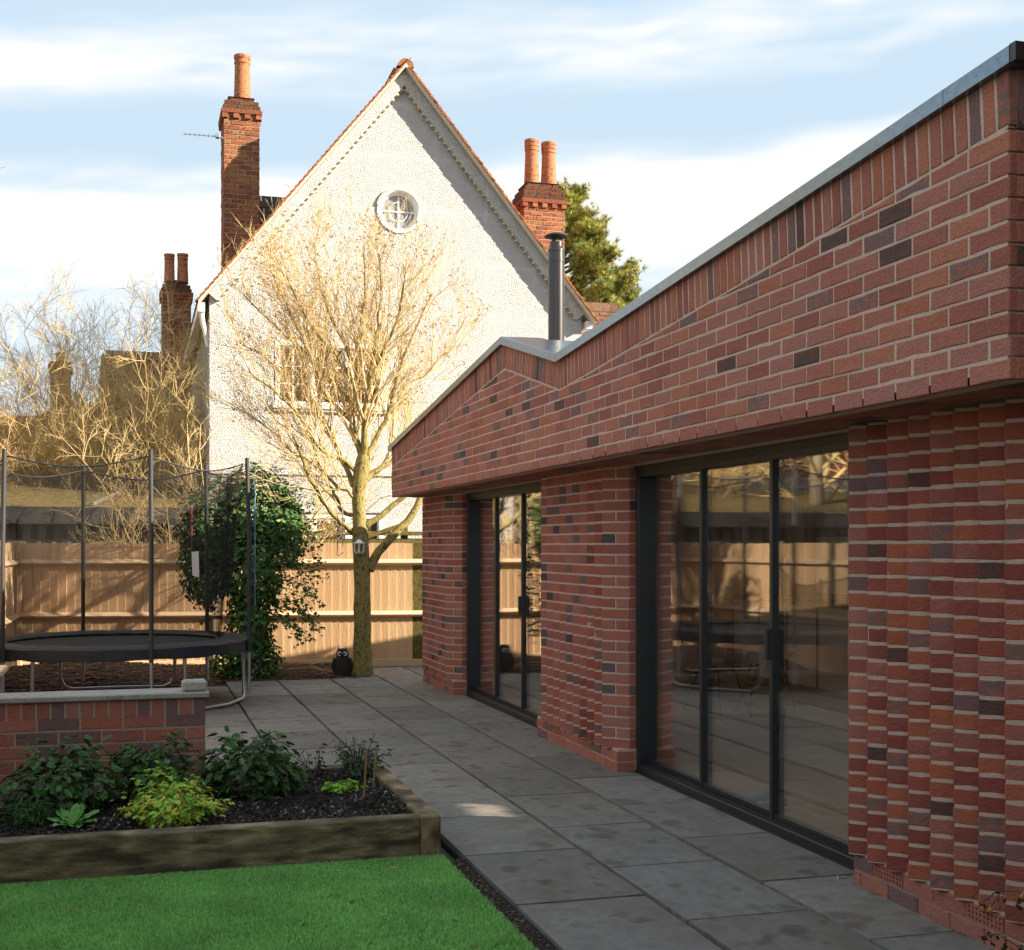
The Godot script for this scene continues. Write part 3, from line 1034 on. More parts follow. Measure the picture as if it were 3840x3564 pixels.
# ---------------------------------------------------------------- things inside the extension
func furniture() -> void:
	var cab := node("sideboard", null, Vector3(6.95, 0.03, -11.6))
	tag(cab, "long pale sideboard with oak edges against the rear wall, seen through the near glass door", "sideboard")
	var m := MB.new()
	m.cbox(Vector3(-0.23, 0.90, -2.3), Vector3(0.23, 0.935, 2.3), 0.004)
	m.box(Vector3(-0.20, 0.0, -2.28), Vector3(0.22, 0.05, 2.28))
	put("top", m, M.wood_in, cab)
	for k in 7:
		var z := -2.28 + k * 0.652
		var d := MB.new()
		d.cbox(Vector3(-0.215, 0.06, z + 0.02), Vector3(0.2, 0.895, z + 0.632), 0.003)
		put("cabinet_door", d, M.cabinet, cab)
		var e := MB.new()
		e.box(Vector3(-0.222, 0.05, z - 0.016), Vector3(0.2, 0.90, z + 0.016))
		put("oak_edge", e, M.wood_in, cab)
	var tvn := node("television", null, Vector3(6.93, 0.967, -11.35))
	tag(tvn, "pale grey screen with a black base standing on the sideboard behind the glass", "screen")
	m = MB.new()
	m.cbox(Vector3(-0.02, 0.06, -0.92), Vector3(0.02, 0.70, 0.92), 0.006)
	m.box(Vector3(-0.04, 0.0, -0.9), Vector3(0.06, 0.075, 0.9))
	put("casing", m, M.black, tvn)
	m = MB.new()
	m.box(Vector3(-0.023, 0.095, -0.90), Vector3(-0.019, 0.685, 0.90))
	put("display", m, mat(lin(0.42, 0.45, 0.38), 0.5), tvn)
	m = MB.new()
	m.cbox(Vector3(-0.012, 0, -0.075), Vector3(0.012, 0.26, 0.075), 0.004)
	m.box(Vector3(-0.014, 0.03, -0.05), Vector3(-0.011, 0.23, 0.05))
	var pf := put("picture_frame", m, mat(lin(0.22, 0.2, 0.16), 0.5, T.burn, 9.0), null, Transform3D(Basis(Vector3(0, 0, 1), -0.16), Vector3(6.84, 0.967, -12.52)))
	tag(pf, "small dark framed picture leaning beside the screen on the sideboard", "picture frame")
	m = MB.new()
	for k in 34:
		m.cbox(Vector3(7.165, 0.97, -14.0 + k * 0.21), Vector3(7.198, 2.3, -14.0 + k * 0.21 + 0.195), 0.004)
	tag(put("wall_panelling", m, M.wood_in), "brown timber panelling on the rear wall above the sideboard, behind the glass", "panelling")
	# chairs with moulded pale seats on splayed legs
	var spots := [[4.95, -10.55, 0.5, "left one of two pale moulded chairs indoors, under the reflected trampoline, beside the first mullion"], [5.55, -10.75, 2.4, "right one of two pale moulded chairs indoors, between the mullions of the near door"]]
	var proto: Node3D = null
	for s in spots:
		var c: Node3D
		if proto == null:
			c = node("chair")
			var seat := MB.new()
			seat.col = Color.WHITE
			for i in 10:
				for j in 8:
					var f := func(u: float, w: float) -> Vector3:
						var x := (w - 0.5) * (0.46 - 0.05 * u)
						var zz := 0.22 - u * 0.42
						var y := 0.45 + pow(absf(w - 0.5) * 2.0, 3.0) * 0.10
						if u > 0.6:
							zz = 0.22 - 0.6 * 0.42 - (u - 0.6) * 0.28
							y += pow((u - 0.6) / 0.4, 0.8) * 0.34
						y += 0.02 * pow(u * 2.0 - 1.0, 2.0)
						return Vector3(x, y, zz)
					var a: Vector3 = f.call(i / 10.0, j / 8.0)
					var b: Vector3 = f.call(i / 10.0, (j + 1) / 8.0)
					var d: Vector3 = f.call((i + 1) / 10.0, (j + 1) / 8.0)
					var e: Vector3 = f.call((i + 1) / 10.0, j / 8.0)
					seat.quad(a, b, d, e)
					var dn := Vector3(0, -0.008, -0.004)
					seat.quad(e + dn, d + dn, b + dn, a + dn)
			put("seat_shell", seat, mat(lin(0.42, 0.45, 0.45), 0.5), c)
			for q in [[-1, -1], [1, -1], [1, 1], [-1, 1]]:
				var l := MB.new()
				l.tube([Vector3(q[0] * 0.11, 0.45, q[1] * 0.1), Vector3(q[0] * 0.23, 0.0, q[1] * 0.22)], [0.009, 0.008], 6)
				put("leg", l, M.black, c)
			var br := MB.new()
			br.tube([Vector3(-0.17, 0.25, -0.15), Vector3(0.17, 0.25, 0.15)], [0.005, 0.005], 5)
			br.tube([Vector3(0.17, 0.25, -0.15), Vector3(-0.17, 0.25, 0.15)], [0.005, 0.005], 5)
			put("brace", br, M.black, c)
			proto = c
		else:
			c = proto.duplicate()
			c.name = numbered("chair")
			add_child(c, true)
		c.position = Vector3(s[0], 0.03, s[1])
		c.rotation.y = s[2]
		tag(c, s[3], "chair", "chairs indoors")
	# a pair of shoes just inside the glass
	var sh: Node3D = null
	for k in 2:
		var o: Node3D
		if sh == null:
			o = node("shoe")
			var up := MB.new()
			var rings := [[0.0, 0.030, 0.055], [0.03, 0.034, 0.085], [0.09, 0.036, 0.075], [0.15, 0.042, 0.05], [0.21, 0.040, 0.038], [0.245, 0.018, 0.022]]
			for i in rings.size() - 1:
				for q in 8:
					var pt := func(r: Array, t: int) -> Vector3:
						var an := PI * t / 8.0
						return Vector3(cos(an) * r[1], 0.015 + sin(an) * r[2], r[0])
					up.quad(pt.call(rings[i], q), pt.call(rings[i], q + 1), pt.call(rings[i + 1], q + 1), pt.call(rings[i + 1], q))
			put("upper", up, mat(lin(0.16, 0.24, 0.28), 0.7), o)
			var so := MB.new()
			so.cbox(Vector3(-0.042, 0.0, -0.01), Vector3(0.042, 0.018, 0.25), 0.008)
			put("sole", so, M.white, o)
			sh = o
		else:
			o = sh.duplicate()
			o.name = numbered("shoe")
			add_child(o, true)
		o.position = Vector3(3.60 + 0.02 * k, 0.03, -6.93 + 0.15 * k)
		o.scale = Vector3.ONE * 0.8
		o.rotation.y = -1.9 + 0.5 * k
		tag(o, ["blue grey shoe behind the middle pane, the one further from the mullion", "blue grey shoe behind the middle pane, the one close to the mullion"][k], "shoe", "shoes inside the door")

func flue(house: Node3D) -> void:
	var f := node("flue_pipe", house, Vector3(3.74, 0, -11.41))
	var p := MB.new()
	p.lathe(Vector3.ZERO, [Vector2(0.076, 2.7), Vector2(0.076, 4.18), Vector2(0.080, 4.182), Vector2(0.080, 4.21), Vector2(0.076, 4.212), Vector2(0.076, 4.275), Vector2(0.080, 4.277), Vector2(0.080, 4.30), Vector2(0.074, 4.302), Vector2(0.063, 4.325), Vector2(0.063, 4.37), Vector2(0.05, 4.372)], 28)
	put("pipe", p, mat(lin(0.075, 0.07, 0.07), 0.3, null, null, null, 0.0, 0.75), f)
	var c := MB.new()
	c.lathe(Vector3.ZERO, [Vector2(0.0, 4.405), Vector2(0.105, 4.415), Vector2(0.112, 4.425), Vector2(0.06, 4.45), Vector2(0.0, 4.455)], 28)
	for a in 3:
		var t := TAU * a / 3.0 + 0.4
		c.tube([Vector3(cos(t) * 0.045, 4.34, sin(t) * 0.045), Vector3(cos(t) * 0.045, 4.42, sin(t) * 0.045)], [0.006, 0.006], 5)
	c.tube([Vector3(-0.03, 4.33, 0.02), Vector3(-0.03, 4.42, 0.02)], [0.02, 0.02], 8)
	put("cowl", c, M.dark, f)

func extension() -> void:
	var h := node("brick_extension")
	tag(h, "long low red brick extension with zigzag roof edge, toothed piers and two dark sliding doors", "building")
	fascia(h)
	coping(h)
	pier(h, -5.250, 0.0, 10, 240, false, -5.29, -3.66, false)
	pier(h, -9.925, -8.508, 9, 58, true, -10.2, -8.344, false)
	pier(h, -14.42, -13.29, 7, 0, true, -14.62, -13.128, false)
	sliding_door(h, -8.37, -5.40, "near sliding glass door, between the middle pier and the near pier")
	sliding_door(h, -13.14, -10.17, "far sliding glass door, between the far pier and the middle pier")
	interior(h)
	# rear wing of the extension, beyond the garden room
	var rw := MB.new()
	rw.box(Vector3(7.46, -0.1, -14.36), Vector3(11.8, 2.66, -9.6))
	put("rear_wing", rw, M.bricks[0], h)
	flue(h)

# ---------------------------------------------------------------- old houses
func old_col(k := 1.0) -> Color:
	var c: Color = [Color(0.44, 0.155, 0.07), Color(0.38, 0.13, 0.065), Color(0.48, 0.19, 0.09), Color(0.33, 0.12, 0.07), Color(0.40, 0.20, 0.09)][rng.randi() % 5]
	return c * k

func brick_box(m: MB, lo: Vector3, hi: Vector3, gauge: float, tone: float) -> void:
	# bricks on the front and the two sides of a stack
	var y := lo.y
	var k := 0
	while y < hi.y - 0.03:
		var y1 := minf(y + gauge - 0.011, hi.y)
		var x := lo.x - (0.11 if k % 2 else 0.0)
		while x < hi.x - 0.02:
			var a := maxf(x, lo.x)
			var b := minf(x + 0.212, hi.x)
			if b - a > 0.03:
				m.col = old_col(tone)
				var j := rng.randf_range(-0.004, 0.004)
				m.cbox(Vector3(a, y, hi.z - 0.08), Vector3(b, y1, hi.z + j), 0.005)
			x += 0.223
		for s in [lo.x, hi.x]:
			var z := lo.z - (0.11 if k % 2 else 0.0)
			while z < hi.z - 0.085:
				var a := maxf(z, lo.z)
				var b := minf(z + 0.212, hi.z - 0.083)
				if b - a > 0.03:
					m.col = old_col(tone)
					var j := rng.randf_range(-0.004, 0.004)
					if s == lo.x: m.cbox(Vector3(s + j, y, a), Vector3(s + 0.08, y1, b), 0.005)
					else: m.cbox(Vector3(s - 0.08, y, a), Vector3(s + j, y1, b), 0.005)
				z += 0.223
		y += gauge
		k += 1

func chimney(house: Node3D, lo: Vector3, hi: Vector3, cap: float, pots: Array, dent: int, tone := 1.0) -> Node3D:
	# lo..hi is the shaft; above it a dentil course, a corbel band and a stepped weathered cap
	var c := node("chimney", house)
	var core := MB.new()
	core.box(lo + Vector3(0.008, 0, 0.008), hi - Vector3(0.008, 0, 0.008))
	put("mortar_core", core, M.mortar_old, c)
	var m := MB.new()
	brick_box(m, lo, hi, 0.0765, tone)
	kind(put("chimney_bricks", m, M.old_brick, c), "stuff")
	var d := MB.new()
	var e := 0.035
	for k in dent:
		var x := lerpf(lo.x - e * 0.8, hi.x + e * 0.8 - 0.09, float(k) / (dent - 1))
		d.col = old_col(tone)
		d.cbox(Vector3(x, hi.y - 0.07, hi.z), Vector3(x + 0.09, hi.y, hi.z + e), 0.004)
	for s in [lo.x, hi.x]:
		for k in 4:
			var z := lerpf(lo.z, hi.z - 0.09, k / 3.0)
			d.col = old_col(tone)
			if s == lo.x: d.cbox(Vector3(s - e, hi.y - 0.07, z), Vector3(s - 0.001, hi.y, z + 0.09), 0.004)
			else: d.cbox(Vector3(s + 0.001, hi.y - 0.07, z), Vector3(s + e, hi.y, z + 0.09), 0.004)
	put("dentil_course", d, M.old_brick, c)
	var b := MB.new()
	b.col = old_col(0.8 * tone)
	b.cbox(Vector3(lo.x - e - 0.006, hi.y + 0.002, lo.z - e), Vector3(hi.x + e + 0.006, hi.y + 0.07, hi.z + e + 0.006), 0.006)
	put("corbel_band", b, M.old_brick, c)
	var s := MB.new()
	var steps := int(round((cap - hi.y - 0.07) / 0.077))
	for k in steps:
		var t := float(k) / maxf(steps - 1, 1)
		var ins := -0.012 + 0.05 * t * t * 2.0
		var y := hi.y + 0.072 + 0.077 * k
		brick_box(s, Vector3(lo.x + ins, y, lo.z + ins), Vector3(hi.x - ins, y + 0.066, hi.z - ins), 0.077, 0.40 * tone)
		s.col = Color(0.17, 0.13, 0.08)
		s.box(Vector3(lo.x + ins + 0.006, y - 0.012, lo.z + ins + 0.006), Vector3(hi.x - ins - 0.006, y + 0.068, hi.z - ins - 0.006))
	kind(put("cap_bricks", s, M.old_brick, c), "stuff")
	var fl := MB.new()
	var w := (hi - lo) / 2.0
	var y0 := hi.y + 0.072 + 0.077 * steps
	var q := [Vector3(lo.x + 0.07, y0 - 0.012, hi.z - 0.07), Vector3(hi.x - 0.07, y0 - 0.012, hi.z - 0.07), Vector3(hi.x - 0.07, y0 - 0.012, lo.z + 0.07), Vector3(lo.x + 0.07, y0 - 0.012, lo.z + 0.07)]
	var mid := Vector3((lo.x + hi.x) / 2, y0 + 0.045, (lo.z + hi.z) / 2)
	for k in 4: 
		var a: Vector3 = q[k]
		var bb: Vector3 = q[(k + 1) % 4]
		fl.quad(a, bb, bb.lerp(mid, 0.5) + Vector3(0, 0.02, 0), a.lerp(mid, 0.5) + Vector3(0, 0.02, 0))
		fl.tri(a.lerp(mid, 0.5) + Vector3(0, 0.02, 0), bb.lerp(mid, 0.5) + Vector3(0, 0.02, 0), mid)
	put("flaunching", fl, M.stackcap, c)
	for p in pots:
		var pm := MB.new()
		var r: float = p[2]
		var h: float = p[3]
		var at := Vector3(p[0], y0 - 0.02, p[1])
		if p[4] == "banded":
			pm.lathe(at, [Vector2(r * 1.12, 0), Vector2(r * 0.98, h * 0.5), Vector2(r * 0.93, h * 0.74), Vector2(r * 1.02, h * 0.76), Vector2(r * 1.02, h * 0.82), Vector2(r * 0.97, h * 0.83), Vector2(r * 1.05, h * 0.85), Vector2(r * 1.05, h * 0.91), Vector2(r * 0.99, h * 0.92), Vector2(r * 1.06, h * 0.94), Vector2(r * 1.04, h), Vector2(r * 0.85, h), Vector2(r * 0.82, h * 0.8)], 24)
		else:
			pm.lathe(at, [Vector2(r * 1.04, 0), Vector2(r * 0.95, h * 0.5), Vector2(r * 0.92, h * 0.80), Vector2(r * 1.0, h * 0.82), Vector2(r * 1.0, h * 0.85), Vector2(r * 0.94, h * 0.86), Vector2(r * 0.95, h * 0.90), Vector2(r * 1.04, h * 0.94), Vector2(r * 1.02, h), Vector2(r * 0.85, h), Vector2(r * 0.82, h * 0.8)], 24)
		put("chimney_pot", pm, M.pot, c)
	return c

func tile_rows(m: MB, a: Vector3, b: Vector3, up: Vector3, rows: int, tone: Color, wob := 0.004, tw := 0.165) -> void:
	# courses of plain tiles: a..b along the eave, up = eave to ridge; every tile a plate that overhangs the next
	var nrm := (b - a).cross(up).normalized()
	var L := a.distance_to(b)
	var cnt := maxi(1, int(L / tw))
	var dx := (b - a) / cnt
	for r in rows:
		var t0 := up * (float(r) / rows)
		var t1 := up * (float(r + 2.3) / rows)
		for k in cnt:
			var g := rng.randf_range(0.7, 1.2)
			m.col = Color(tone.r * g, tone.g * g * rng.randf_range(0.9, 1.1), tone.b * g)
			var off := (0.5 if r % 2 else 0.0)
			var j := nrm * rng.randf_range(0, wob)
			var p0 := a + dx * (k + off + 0.02) + t0 + nrm * 0.022 + j
			var p1 := a + dx * (k + off + 0.98) + t0 + nrm * 0.022 + j
			var p2 := a + dx * (k + off + 0.98) + t1
			var p3 := a + dx * (k + off + 0.02) + t1
			m.quad(p0, p1, p2, p3)
			m.quad(p0 - nrm * 0.013, p1 - nrm * 0.013, p1, p0)

func casement(house: Node3D, lights: Array, y0: float, y1: float, z: float, rows: int, label: String) -> void:
	var w := node("window", house)
	w.set_meta("label", label)
	var f := MB.new()
	var x0: float = lights[0][0] - 0.085
	var x1: float = lights[-1][1] + 0.085
	f.cbox(Vector3(x0 + 0.002, y1, z - 0.10), Vector3(x1 - 0.002, y1 + 0.075, z + 0.012), 0.004)
	f.cbox(Vector3(x0 - 0.04, y0 - 0.115, z - 0.10), Vector3(x1 + 0.04, y0 - 0.045, z + 0.06), 0.006)
	var xs := [x0]
	for i in lights.size() - 1: xs.append((lights[i][1] + lights[i + 1][0]) / 2.0 - 0.045)
	xs.append(x1 - 0.07)
	for i in xs.size():
		f.cbox(Vector3(xs[i] + 0.003, y0 - 0.045, z - 0.10), Vector3(xs[i] + (0.09 if i > 0 and i < xs.size() - 1 else 0.07) - 0.003, y1 + 0.001, z + 0.01), 0.003)
	put("frame", f, M.paint, w)
	for l in lights:
		var s := MB.new()
		var a: float = l[0]
		var b: float = l[1]
		s.box(Vector3(a - 0.03, y0 - 0.043, z - 0.09), Vector3(a + 0.004, y1 - 0.001, z - 0.02))
		s.box(Vector3(b - 0.004, y0 - 0.043, z - 0.09), Vector3(b + 0.03, y1 - 0.001, z - 0.02))
		s.box(Vector3(a + 0.004, y0 - 0.043, z - 0.09), Vector3(b - 0.004, y0, z - 0.0205))
		s.box(Vector3(a + 0.004, y1 - 0.03, z - 0.09), Vector3(b - 0.004, y1 - 0.001, z - 0.0205))
		var mx := (a + b) / 2.0
		s.box(Vector3(mx - 0.013, y0, z - 0.07), Vector3(mx + 0.013, y1 - 0.03, z - 0.026))
		for r in range(1, rows):
			var yy := lerpf(y0, y1 - 0.03, float(r) / rows)
			s.box(Vector3(a + 0.004, yy - 0.011, z - 0.069), Vector3(mx - 0.013, yy + 0.011, z - 0.027))
			s.box(Vector3(mx + 0.013, yy - 0.011, z - 0.069), Vector3(b - 0.004, yy + 0.011, z - 0.027))
		put("sash", s, M.paint, w)
		for r in rows:
			for k in 2:
				var p := MB.new()
				var ya := lerpf(y0, y1 - 0.03, float(r) / rows)
				var yb := lerpf(y0, y1 - 0.03, float(r + 1) / rows)
				p.box(Vector3(a if k == 0 else mx, ya, z - 0.058), Vector3(mx if k == 0 else b, yb, z - 0.052))
				put("pane", p, M.pane, w)

func white_house() -> void:
	var h := node("white_house")
	tag(h, "tall white roughcast house gable with orange tiled verges, round attic window and brick chimneys", "house")
	var z := -19.6
	var xl := 1.04
	var xr := 6.85
	var xm := 3.945
	var ey := 5.27
	var ay := 8.83
	var lights := [[2.075, 2.465], [2.625, 3.01], [3.175, 3.555]]
	var g := CSGPolygon3D.new()
	g.name = "gable_wall"
	g.polygon = PackedVector2Array([Vector2(xl, -0.1), Vector2(xr, -0.1), Vector2(xr, ey), Vector2(xm, ay), Vector2(xl, ey)])
	g.depth = 0.32
	g.position = Vector3(0, 0, z)
	g.material = M.render
	h.add_child(g)
	for o in [[3.63, 4.575], [0.95, 1.99]]:
		var c := CSGBox3D.new()
		c.name = "opening"
		c.operation = CSGShape3D.OPERATION_SUBTRACTION
		c.size = Vector3(1.66, o[1] - o[0] + 0.06, 0.5)
		c.position = Vector3(2.815, (o[0] + o[1]) / 2.0 + 0.02, -0.1)
		c.material = M.render
		g.add_child(c, true)
	var cc := CSGCylinder3D.new()
	cc.name = "round_opening"
	cc.operation = CSGShape3D.OPERATION_SUBTRACTION
	cc.radius = 0.30
	cc.height = 0.6
	cc.sides = 40
	cc.rotation_degrees = Vector3(90, 0, 0)
	cc.position = Vector3(3.885, 6.71, -0.1)
	cc.material = M.render
	g.add_child(cc, true)
	casement(h, lights, 3.735, 4.56, z, 3, "upper three light casement window behind the bare tree")
	casement(h, lights, 1.0, 1.975, z, 3, "ground floor casement window showing just over the fence")
	# round attic window
	var r := node("round_window", h, Vector3(3.885, 6.71, z))
	var ring := MB.new()
	for k in 40:
		var a0 := TAU * k / 40.0
		var a1 := TAU * (k + 1) / 40.0
		var pt := func(a: float, rr: float, zz: float) -> Vector3: return Vector3(cos(a) * rr, sin(a) * rr, zz)
		var pr := [[0.345, 0.0], [0.345, 0.022], [0.30, 0.022], [0.285, -0.07], [0.255, -0.07], [0.25, -0.10]]
		for q in pr.size() - 1:
			ring.quad(pt.call(a0, pr[q][0], pr[q][1]), pt.call(a1, pr[q][0], pr[q][1]), pt.call(a1, pr[q + 1][0], pr[q + 1][1]), pt.call(a0, pr[q + 1][0], pr[q + 1][1]))
	put("frame", ring, M.paint, r)
	var hood := MB.new()
	for k in 20:
		var a0 := PI * (0.06 + 0.88 * k / 20.0)
		var a1 := PI * (0.06 + 0.88 * (k + 1) / 20.0)
		var i0 := Vector3(cos(a0), sin(a0), 0)
		var i1 := Vector3(cos(a1), sin(a1), 0)
		var zz := Vector3(0, 0, 0.035)
		hood.quad(i0 * 0.31 + zz, i0 * 0.36 + zz, i1 * 0.36 + zz, i1 * 0.31 + zz)
		hood.quad(i0 * 0.36 + zz, i0 * 0.36, i1 * 0.36, i1 * 0.36 + zz)
		hood.quad(i0 * 0.31, i0 * 0.31 + zz, i1 * 0.31 + zz, i1 * 0.31)
	put("hood_mould", hood, M.trim, r)
	var bars := MB.new()
	bars.box(Vector3(-0.009, -0.25, -0.095), Vector3(0.009, 0.25, -0.06))
	bars.box(Vector3(-0.25, -0.008, -0.094), Vector3(0.25, 0.008, -0.061))
	for k in 32:
		var a0 := TAU * k / 32.0
		var a1 := TAU * (k + 1) / 32.0
		var i0 := Vector3(cos(a0), sin(a0), 0)
		var i1 := Vector3(cos(a1), sin(a1), 0)
		var zz := Vector3(0, 0, -0.063)
		bars.quad(i0 * 0.14 + zz, i0 * 0.15 + zz, i1 * 0.15 + zz, i1 * 0.14 + zz)
	put("glazing_bars", bars, M.paint, r)
	var pn := MB.new()
	for k in 40:
		pn.tri(Vector3(0, 0, -0.085), Vector3(cos(TAU * k / 40.0) * 0.28, sin(TAU * k / 40.0) * 0.28, -0.085), Vector3(cos(TAU * (k + 1) / 40.0) * 0.28, sin(TAU * (k + 1) / 40.0) * 0.28, -0.085))
	put("pane", pn, M.pane_grey, r)
	# string courses and the body of the house
	var st := MB.new()
	st.cbox(Vector3(xl + 0.002, 2.62, z - 0.05), Vector3(xr - 0.002, 2.69, z + 0.035), 0.01)
	st.cbox(Vector3(1.98, 2.055, z - 0.05), Vector3(3.72, 2.10, z + 0.05), 0.01)
	st.cbox(Vector3(1.97, 3.57, z - 0.05), Vector3(3.70, 3.60, z + 0.05), 0.01)
	put("string_course", st, M.render, h)
	var body := MB.new()
	body.box(Vector3(xl + 0.003, -0.1, -29.0), Vector3(xl + 0.3, ey - 0.05, z - 0.33))
	body.box(Vector3(xr - 0.3, -0.1, -29.0), Vector3(xr - 0.003, ey - 0.05, z - 0.33))
	body.box(Vector3(xl + 0.31, -0.1, -29.0), Vector3(xr - 0.31, ey, -28.7))
	put("side_wall", body, M.render, h)
	# roof planes, ridge, verge tiles, projecting verge band and dentils
	var rf := node("roof", h)
	var slab := MB.new()
	var run := xm - xl
	var rise := ay - ey
	var sl := rise / run
	var ex := 0.17
	for s in [-1.0, 1.0]:
		var e := Vector3(xm + s * (run + ex), ey - sl * ex + 0.03, 0)
		var t := Vector3(xm, ay + 0.03, 0)
		var zf := Vector3(0, 0, z + 0.225)
		var zb := Vector3(0, 0, -29.2)
		var up := Vector3(0, 0.05, 0)
		if s < 0:
			slab.quad(e + zb + up, e + zf + up, t + zf + up, t + zb + up)
			slab.quad(e + zf, e + zb, t + zb, t + zf)
			slab.quad(e + zf, t + zf, t + zf + up, e + zf + up)
		else:
			slab.quad(e + zf + up, e + zb + up, t + zb + up, t + zf + up)
			slab.quad(e + zb, e + zf, t + zf, t + zb)
			slab.quad(t + zf, e + zf, e + zf + up, t + zf + up)
	slab.col = Color(0.3, 0.12, 0.06)
	put("roof_deck", slab, M.trim, rf)
	for s in [-1.0, 1.0]:
		var cnt := 46
		var along := Vector3(s * -1.0, sl, 0).normalized()
		var nrm := Vector3(s * sl, 1.0, 0).normalized()
		for k in cnt:
			var p := Vector3(xm + s * (run + ex + 0.02), ey - sl * (ex + 0.02) + 0.085, z + 0.24) + along * (k * 0.1035)
			var tm := MB.new()
			var gk := rng.randf_range(0.75, 1.2)
			tm.col = Color(0.50 * gk, 0.175 * gk * rng.randf_range(0.9, 1.1), 0.06 * gk)
			var dz := rng.randf_range(0.0, 0.012)
			var q := [Vector3.ZERO + nrm * 0.012, along * 0.165 - nrm * 0.012]
			var w3 := Vector3(0, 0, -0.20)
			var th := nrm * 0.019
			var f0 := Vector3(0, 0, dz)
			var A: Vector3 = q[0] + f0
			var B: Vector3 = q[1] + f0
			if s > 0:
				tm.quad(B, A, A + th, B + th)
				tm.quad(A + th, A + w3 + th, B + w3 + th, B + th)
				tm.quad(A, A + w3, A + w3 + th, A + th)
				tm.quad(A + w3, A, B, B + w3)
			else:
				tm.quad(A, B, B + th, A + th)
				tm.quad(A + w3 + th, A + th, B + th, B + w3 + th)
				tm.quad(A + w3, A, A + th, A + w3 + th)
				tm.quad(A, A + w3, B + w3, B)
			put("verge_tile", tm, M.tile, rf, Transform3D(Basis(), p))
		var main := MB.new()
		if s > 0: tile_rows(main, Vector3(xm + run + ex, ey - sl * ex + 0.075, z), Vector3(xm + run + ex, ey - sl * ex + 0.075, -29.0), Vector3(-(run + ex), sl * (run + ex), 0), 44, Color(0.44, 0.15, 0.06), 0.004, 0.5)
		else: tile_rows(main, Vector3(xm - run - ex, ey - sl * ex + 0.075, -29.0), Vector3(xm - run - ex, ey - sl * ex + 0.075, z), Vector3(run + ex, sl * (run + ex), 0), 44, Color(0.40, 0.15, 0.07), 0.004, 0.5)
		kind(put("roof_tiles", main, M.tile, rf), "stuff")
		# verge band and its dentils
		var band := MB.new()
		var zb2 := z + 0.11
		var pa := Vector2(xm + s * (run + 0.02), ey - 0.02 * sl + 0.02)
		var pb := Vector2(xm, ay + 0.02)
		var dn := Vector2(-s * sl, -1.0).normalized() * 0.15
		var c0 := pa + dn
		var c1 := Vector2(xm, ay + 0.02 - 0.15 / cos(atan(sl)))
		var f3 := func(v2: Vector2, zz: float) -> Vector3: return Vector3(v2.x, v2.y, zz)
		if s < 0:
			band.quad(f3.call(c0, zb2), f3.call(c1, zb2), f3.call(pb, zb2), f3.call(pa, zb2))
			band.quad(f3.call(c0, z), f3.call(c1, z), f3.call(c1, zb2), f3.call(c0, zb2))
		else:
			band.quad(f3.call(c1, zb2), f3.call(c0, zb2), f3.call(pa, zb2), f3.call(pb, zb2))
			band.quad(f3.call(c1, z), f3.call(c0, z), f3.call(c0, zb2), f3.call(c1, zb2))
		put("verge_band", band, M.render, rf)
		var dl := c0.distance_to(c1)
		var dc := int(dl / 0.107)
		for k in dc:
			var q := c0.lerp(c1, (k + 0.5) / dc)
			var dm := MB.new()
			dm.cbox(Vector3(-0.022, -0.012, 0.0), Vector3(0.022, 0.022, 0.085), 0.006)
			put("dentil", dm, M.trim, rf, Transform3D(Basis(), Vector3(q.x, q.y - 0.022, z)))
	var rd := MB.new()
	var rz := z + 0.22
	while rz > -29.0:
		var pts := []
		for k in 9:
			var a := PI * k / 8.0
			pts.append(Vector2(cos(a) * 0.125, sin(a) * 0.125))
		rd.col = Color(0.40, 0.16, 0.07) * rng.randf_range(0.8, 1.1)
		for k in 8:
			var p: Vector2 = pts[k]
			var q: Vector2 = pts[k + 1]
			rd.quad(Vector3(xm + p.x, ay + 0.03 + p.y, rz), Vector3(xm + p.x, ay + 0.03 + p.y, rz - 0.44), Vector3(xm + q.x, ay + 0.03 + q.y, rz - 0.44), Vector3(xm + q.x, ay + 0.03 + q.y, rz))
			rd.tri(Vector3(xm, ay + 0.02, rz), Vector3(xm + p.x, ay + 0.03 + p.y, rz), Vector3(xm + q.x, ay + 0.03 + q.y, rz))
		rz -= 0.45
	put("ridge_tiles", rd, M.tile, rf)
	# gutters at the two eaves
	var gt := MB.new()
	gt.box(Vector3(xl - 0.17, ey - 0.27, z + 0.09), Vector3(xl - 0.07, ey - 0.14, -29.0))
	gt.tube([Vector3(xl - 0.12, ey - 0.24, z + 0.02), Vector3(xl - 0.1, ey - 0.4, z - 0.02), Vector3(xl - 0.02, ey - 0.75, z - 0.1)], [0.04, 0.04, 0.03], 8)
	gt.box(Vector3(xr + 0.05, ey - 0.24, z + 0.09), Vector3(xr + 0.15, ey - 0.12, -29.0))
	put("gutter", gt, M.paint, h)
	# cross wings that show behind the gable
	var wing := MB.new()
	tile_rows(wing, Vector3(1.62, 5.2, -20.9), Vector3(3.6, 5.2, -20.9), Vector3(0, 2.27, -1.7), 20, Color(0.10, 0.075, 0.06))
	tile_rows(wing, Vector3(6.5, 4.5, -21.4), Vector3(8.5, 4.5, -21.4), Vector3(0, 1.45, -1.1), 16, Color(0.20, 0.105, 0.06), 0.012)
	kind(put("wing_tiles", wing, M.tile, h), "stuff")
	var ww := MB.new()
	ww.box(Vector3(6.5, -0.1, -23.6), Vector3(8.40, 4.55, -21.5))
	ww.box(Vector3(1.75, -0.1, -23.6), Vector3(3.6, 5.25, -21.0))
	ww.quad(Vector3(8.42, 4.5, -21.4), Vector3(8.42, 4.5, -23.6), Vector3(8.42, 5.95, -22.5), Vector3(8.42, 5.95, -22.5))
	put("wing_wall", ww, M.render, h)
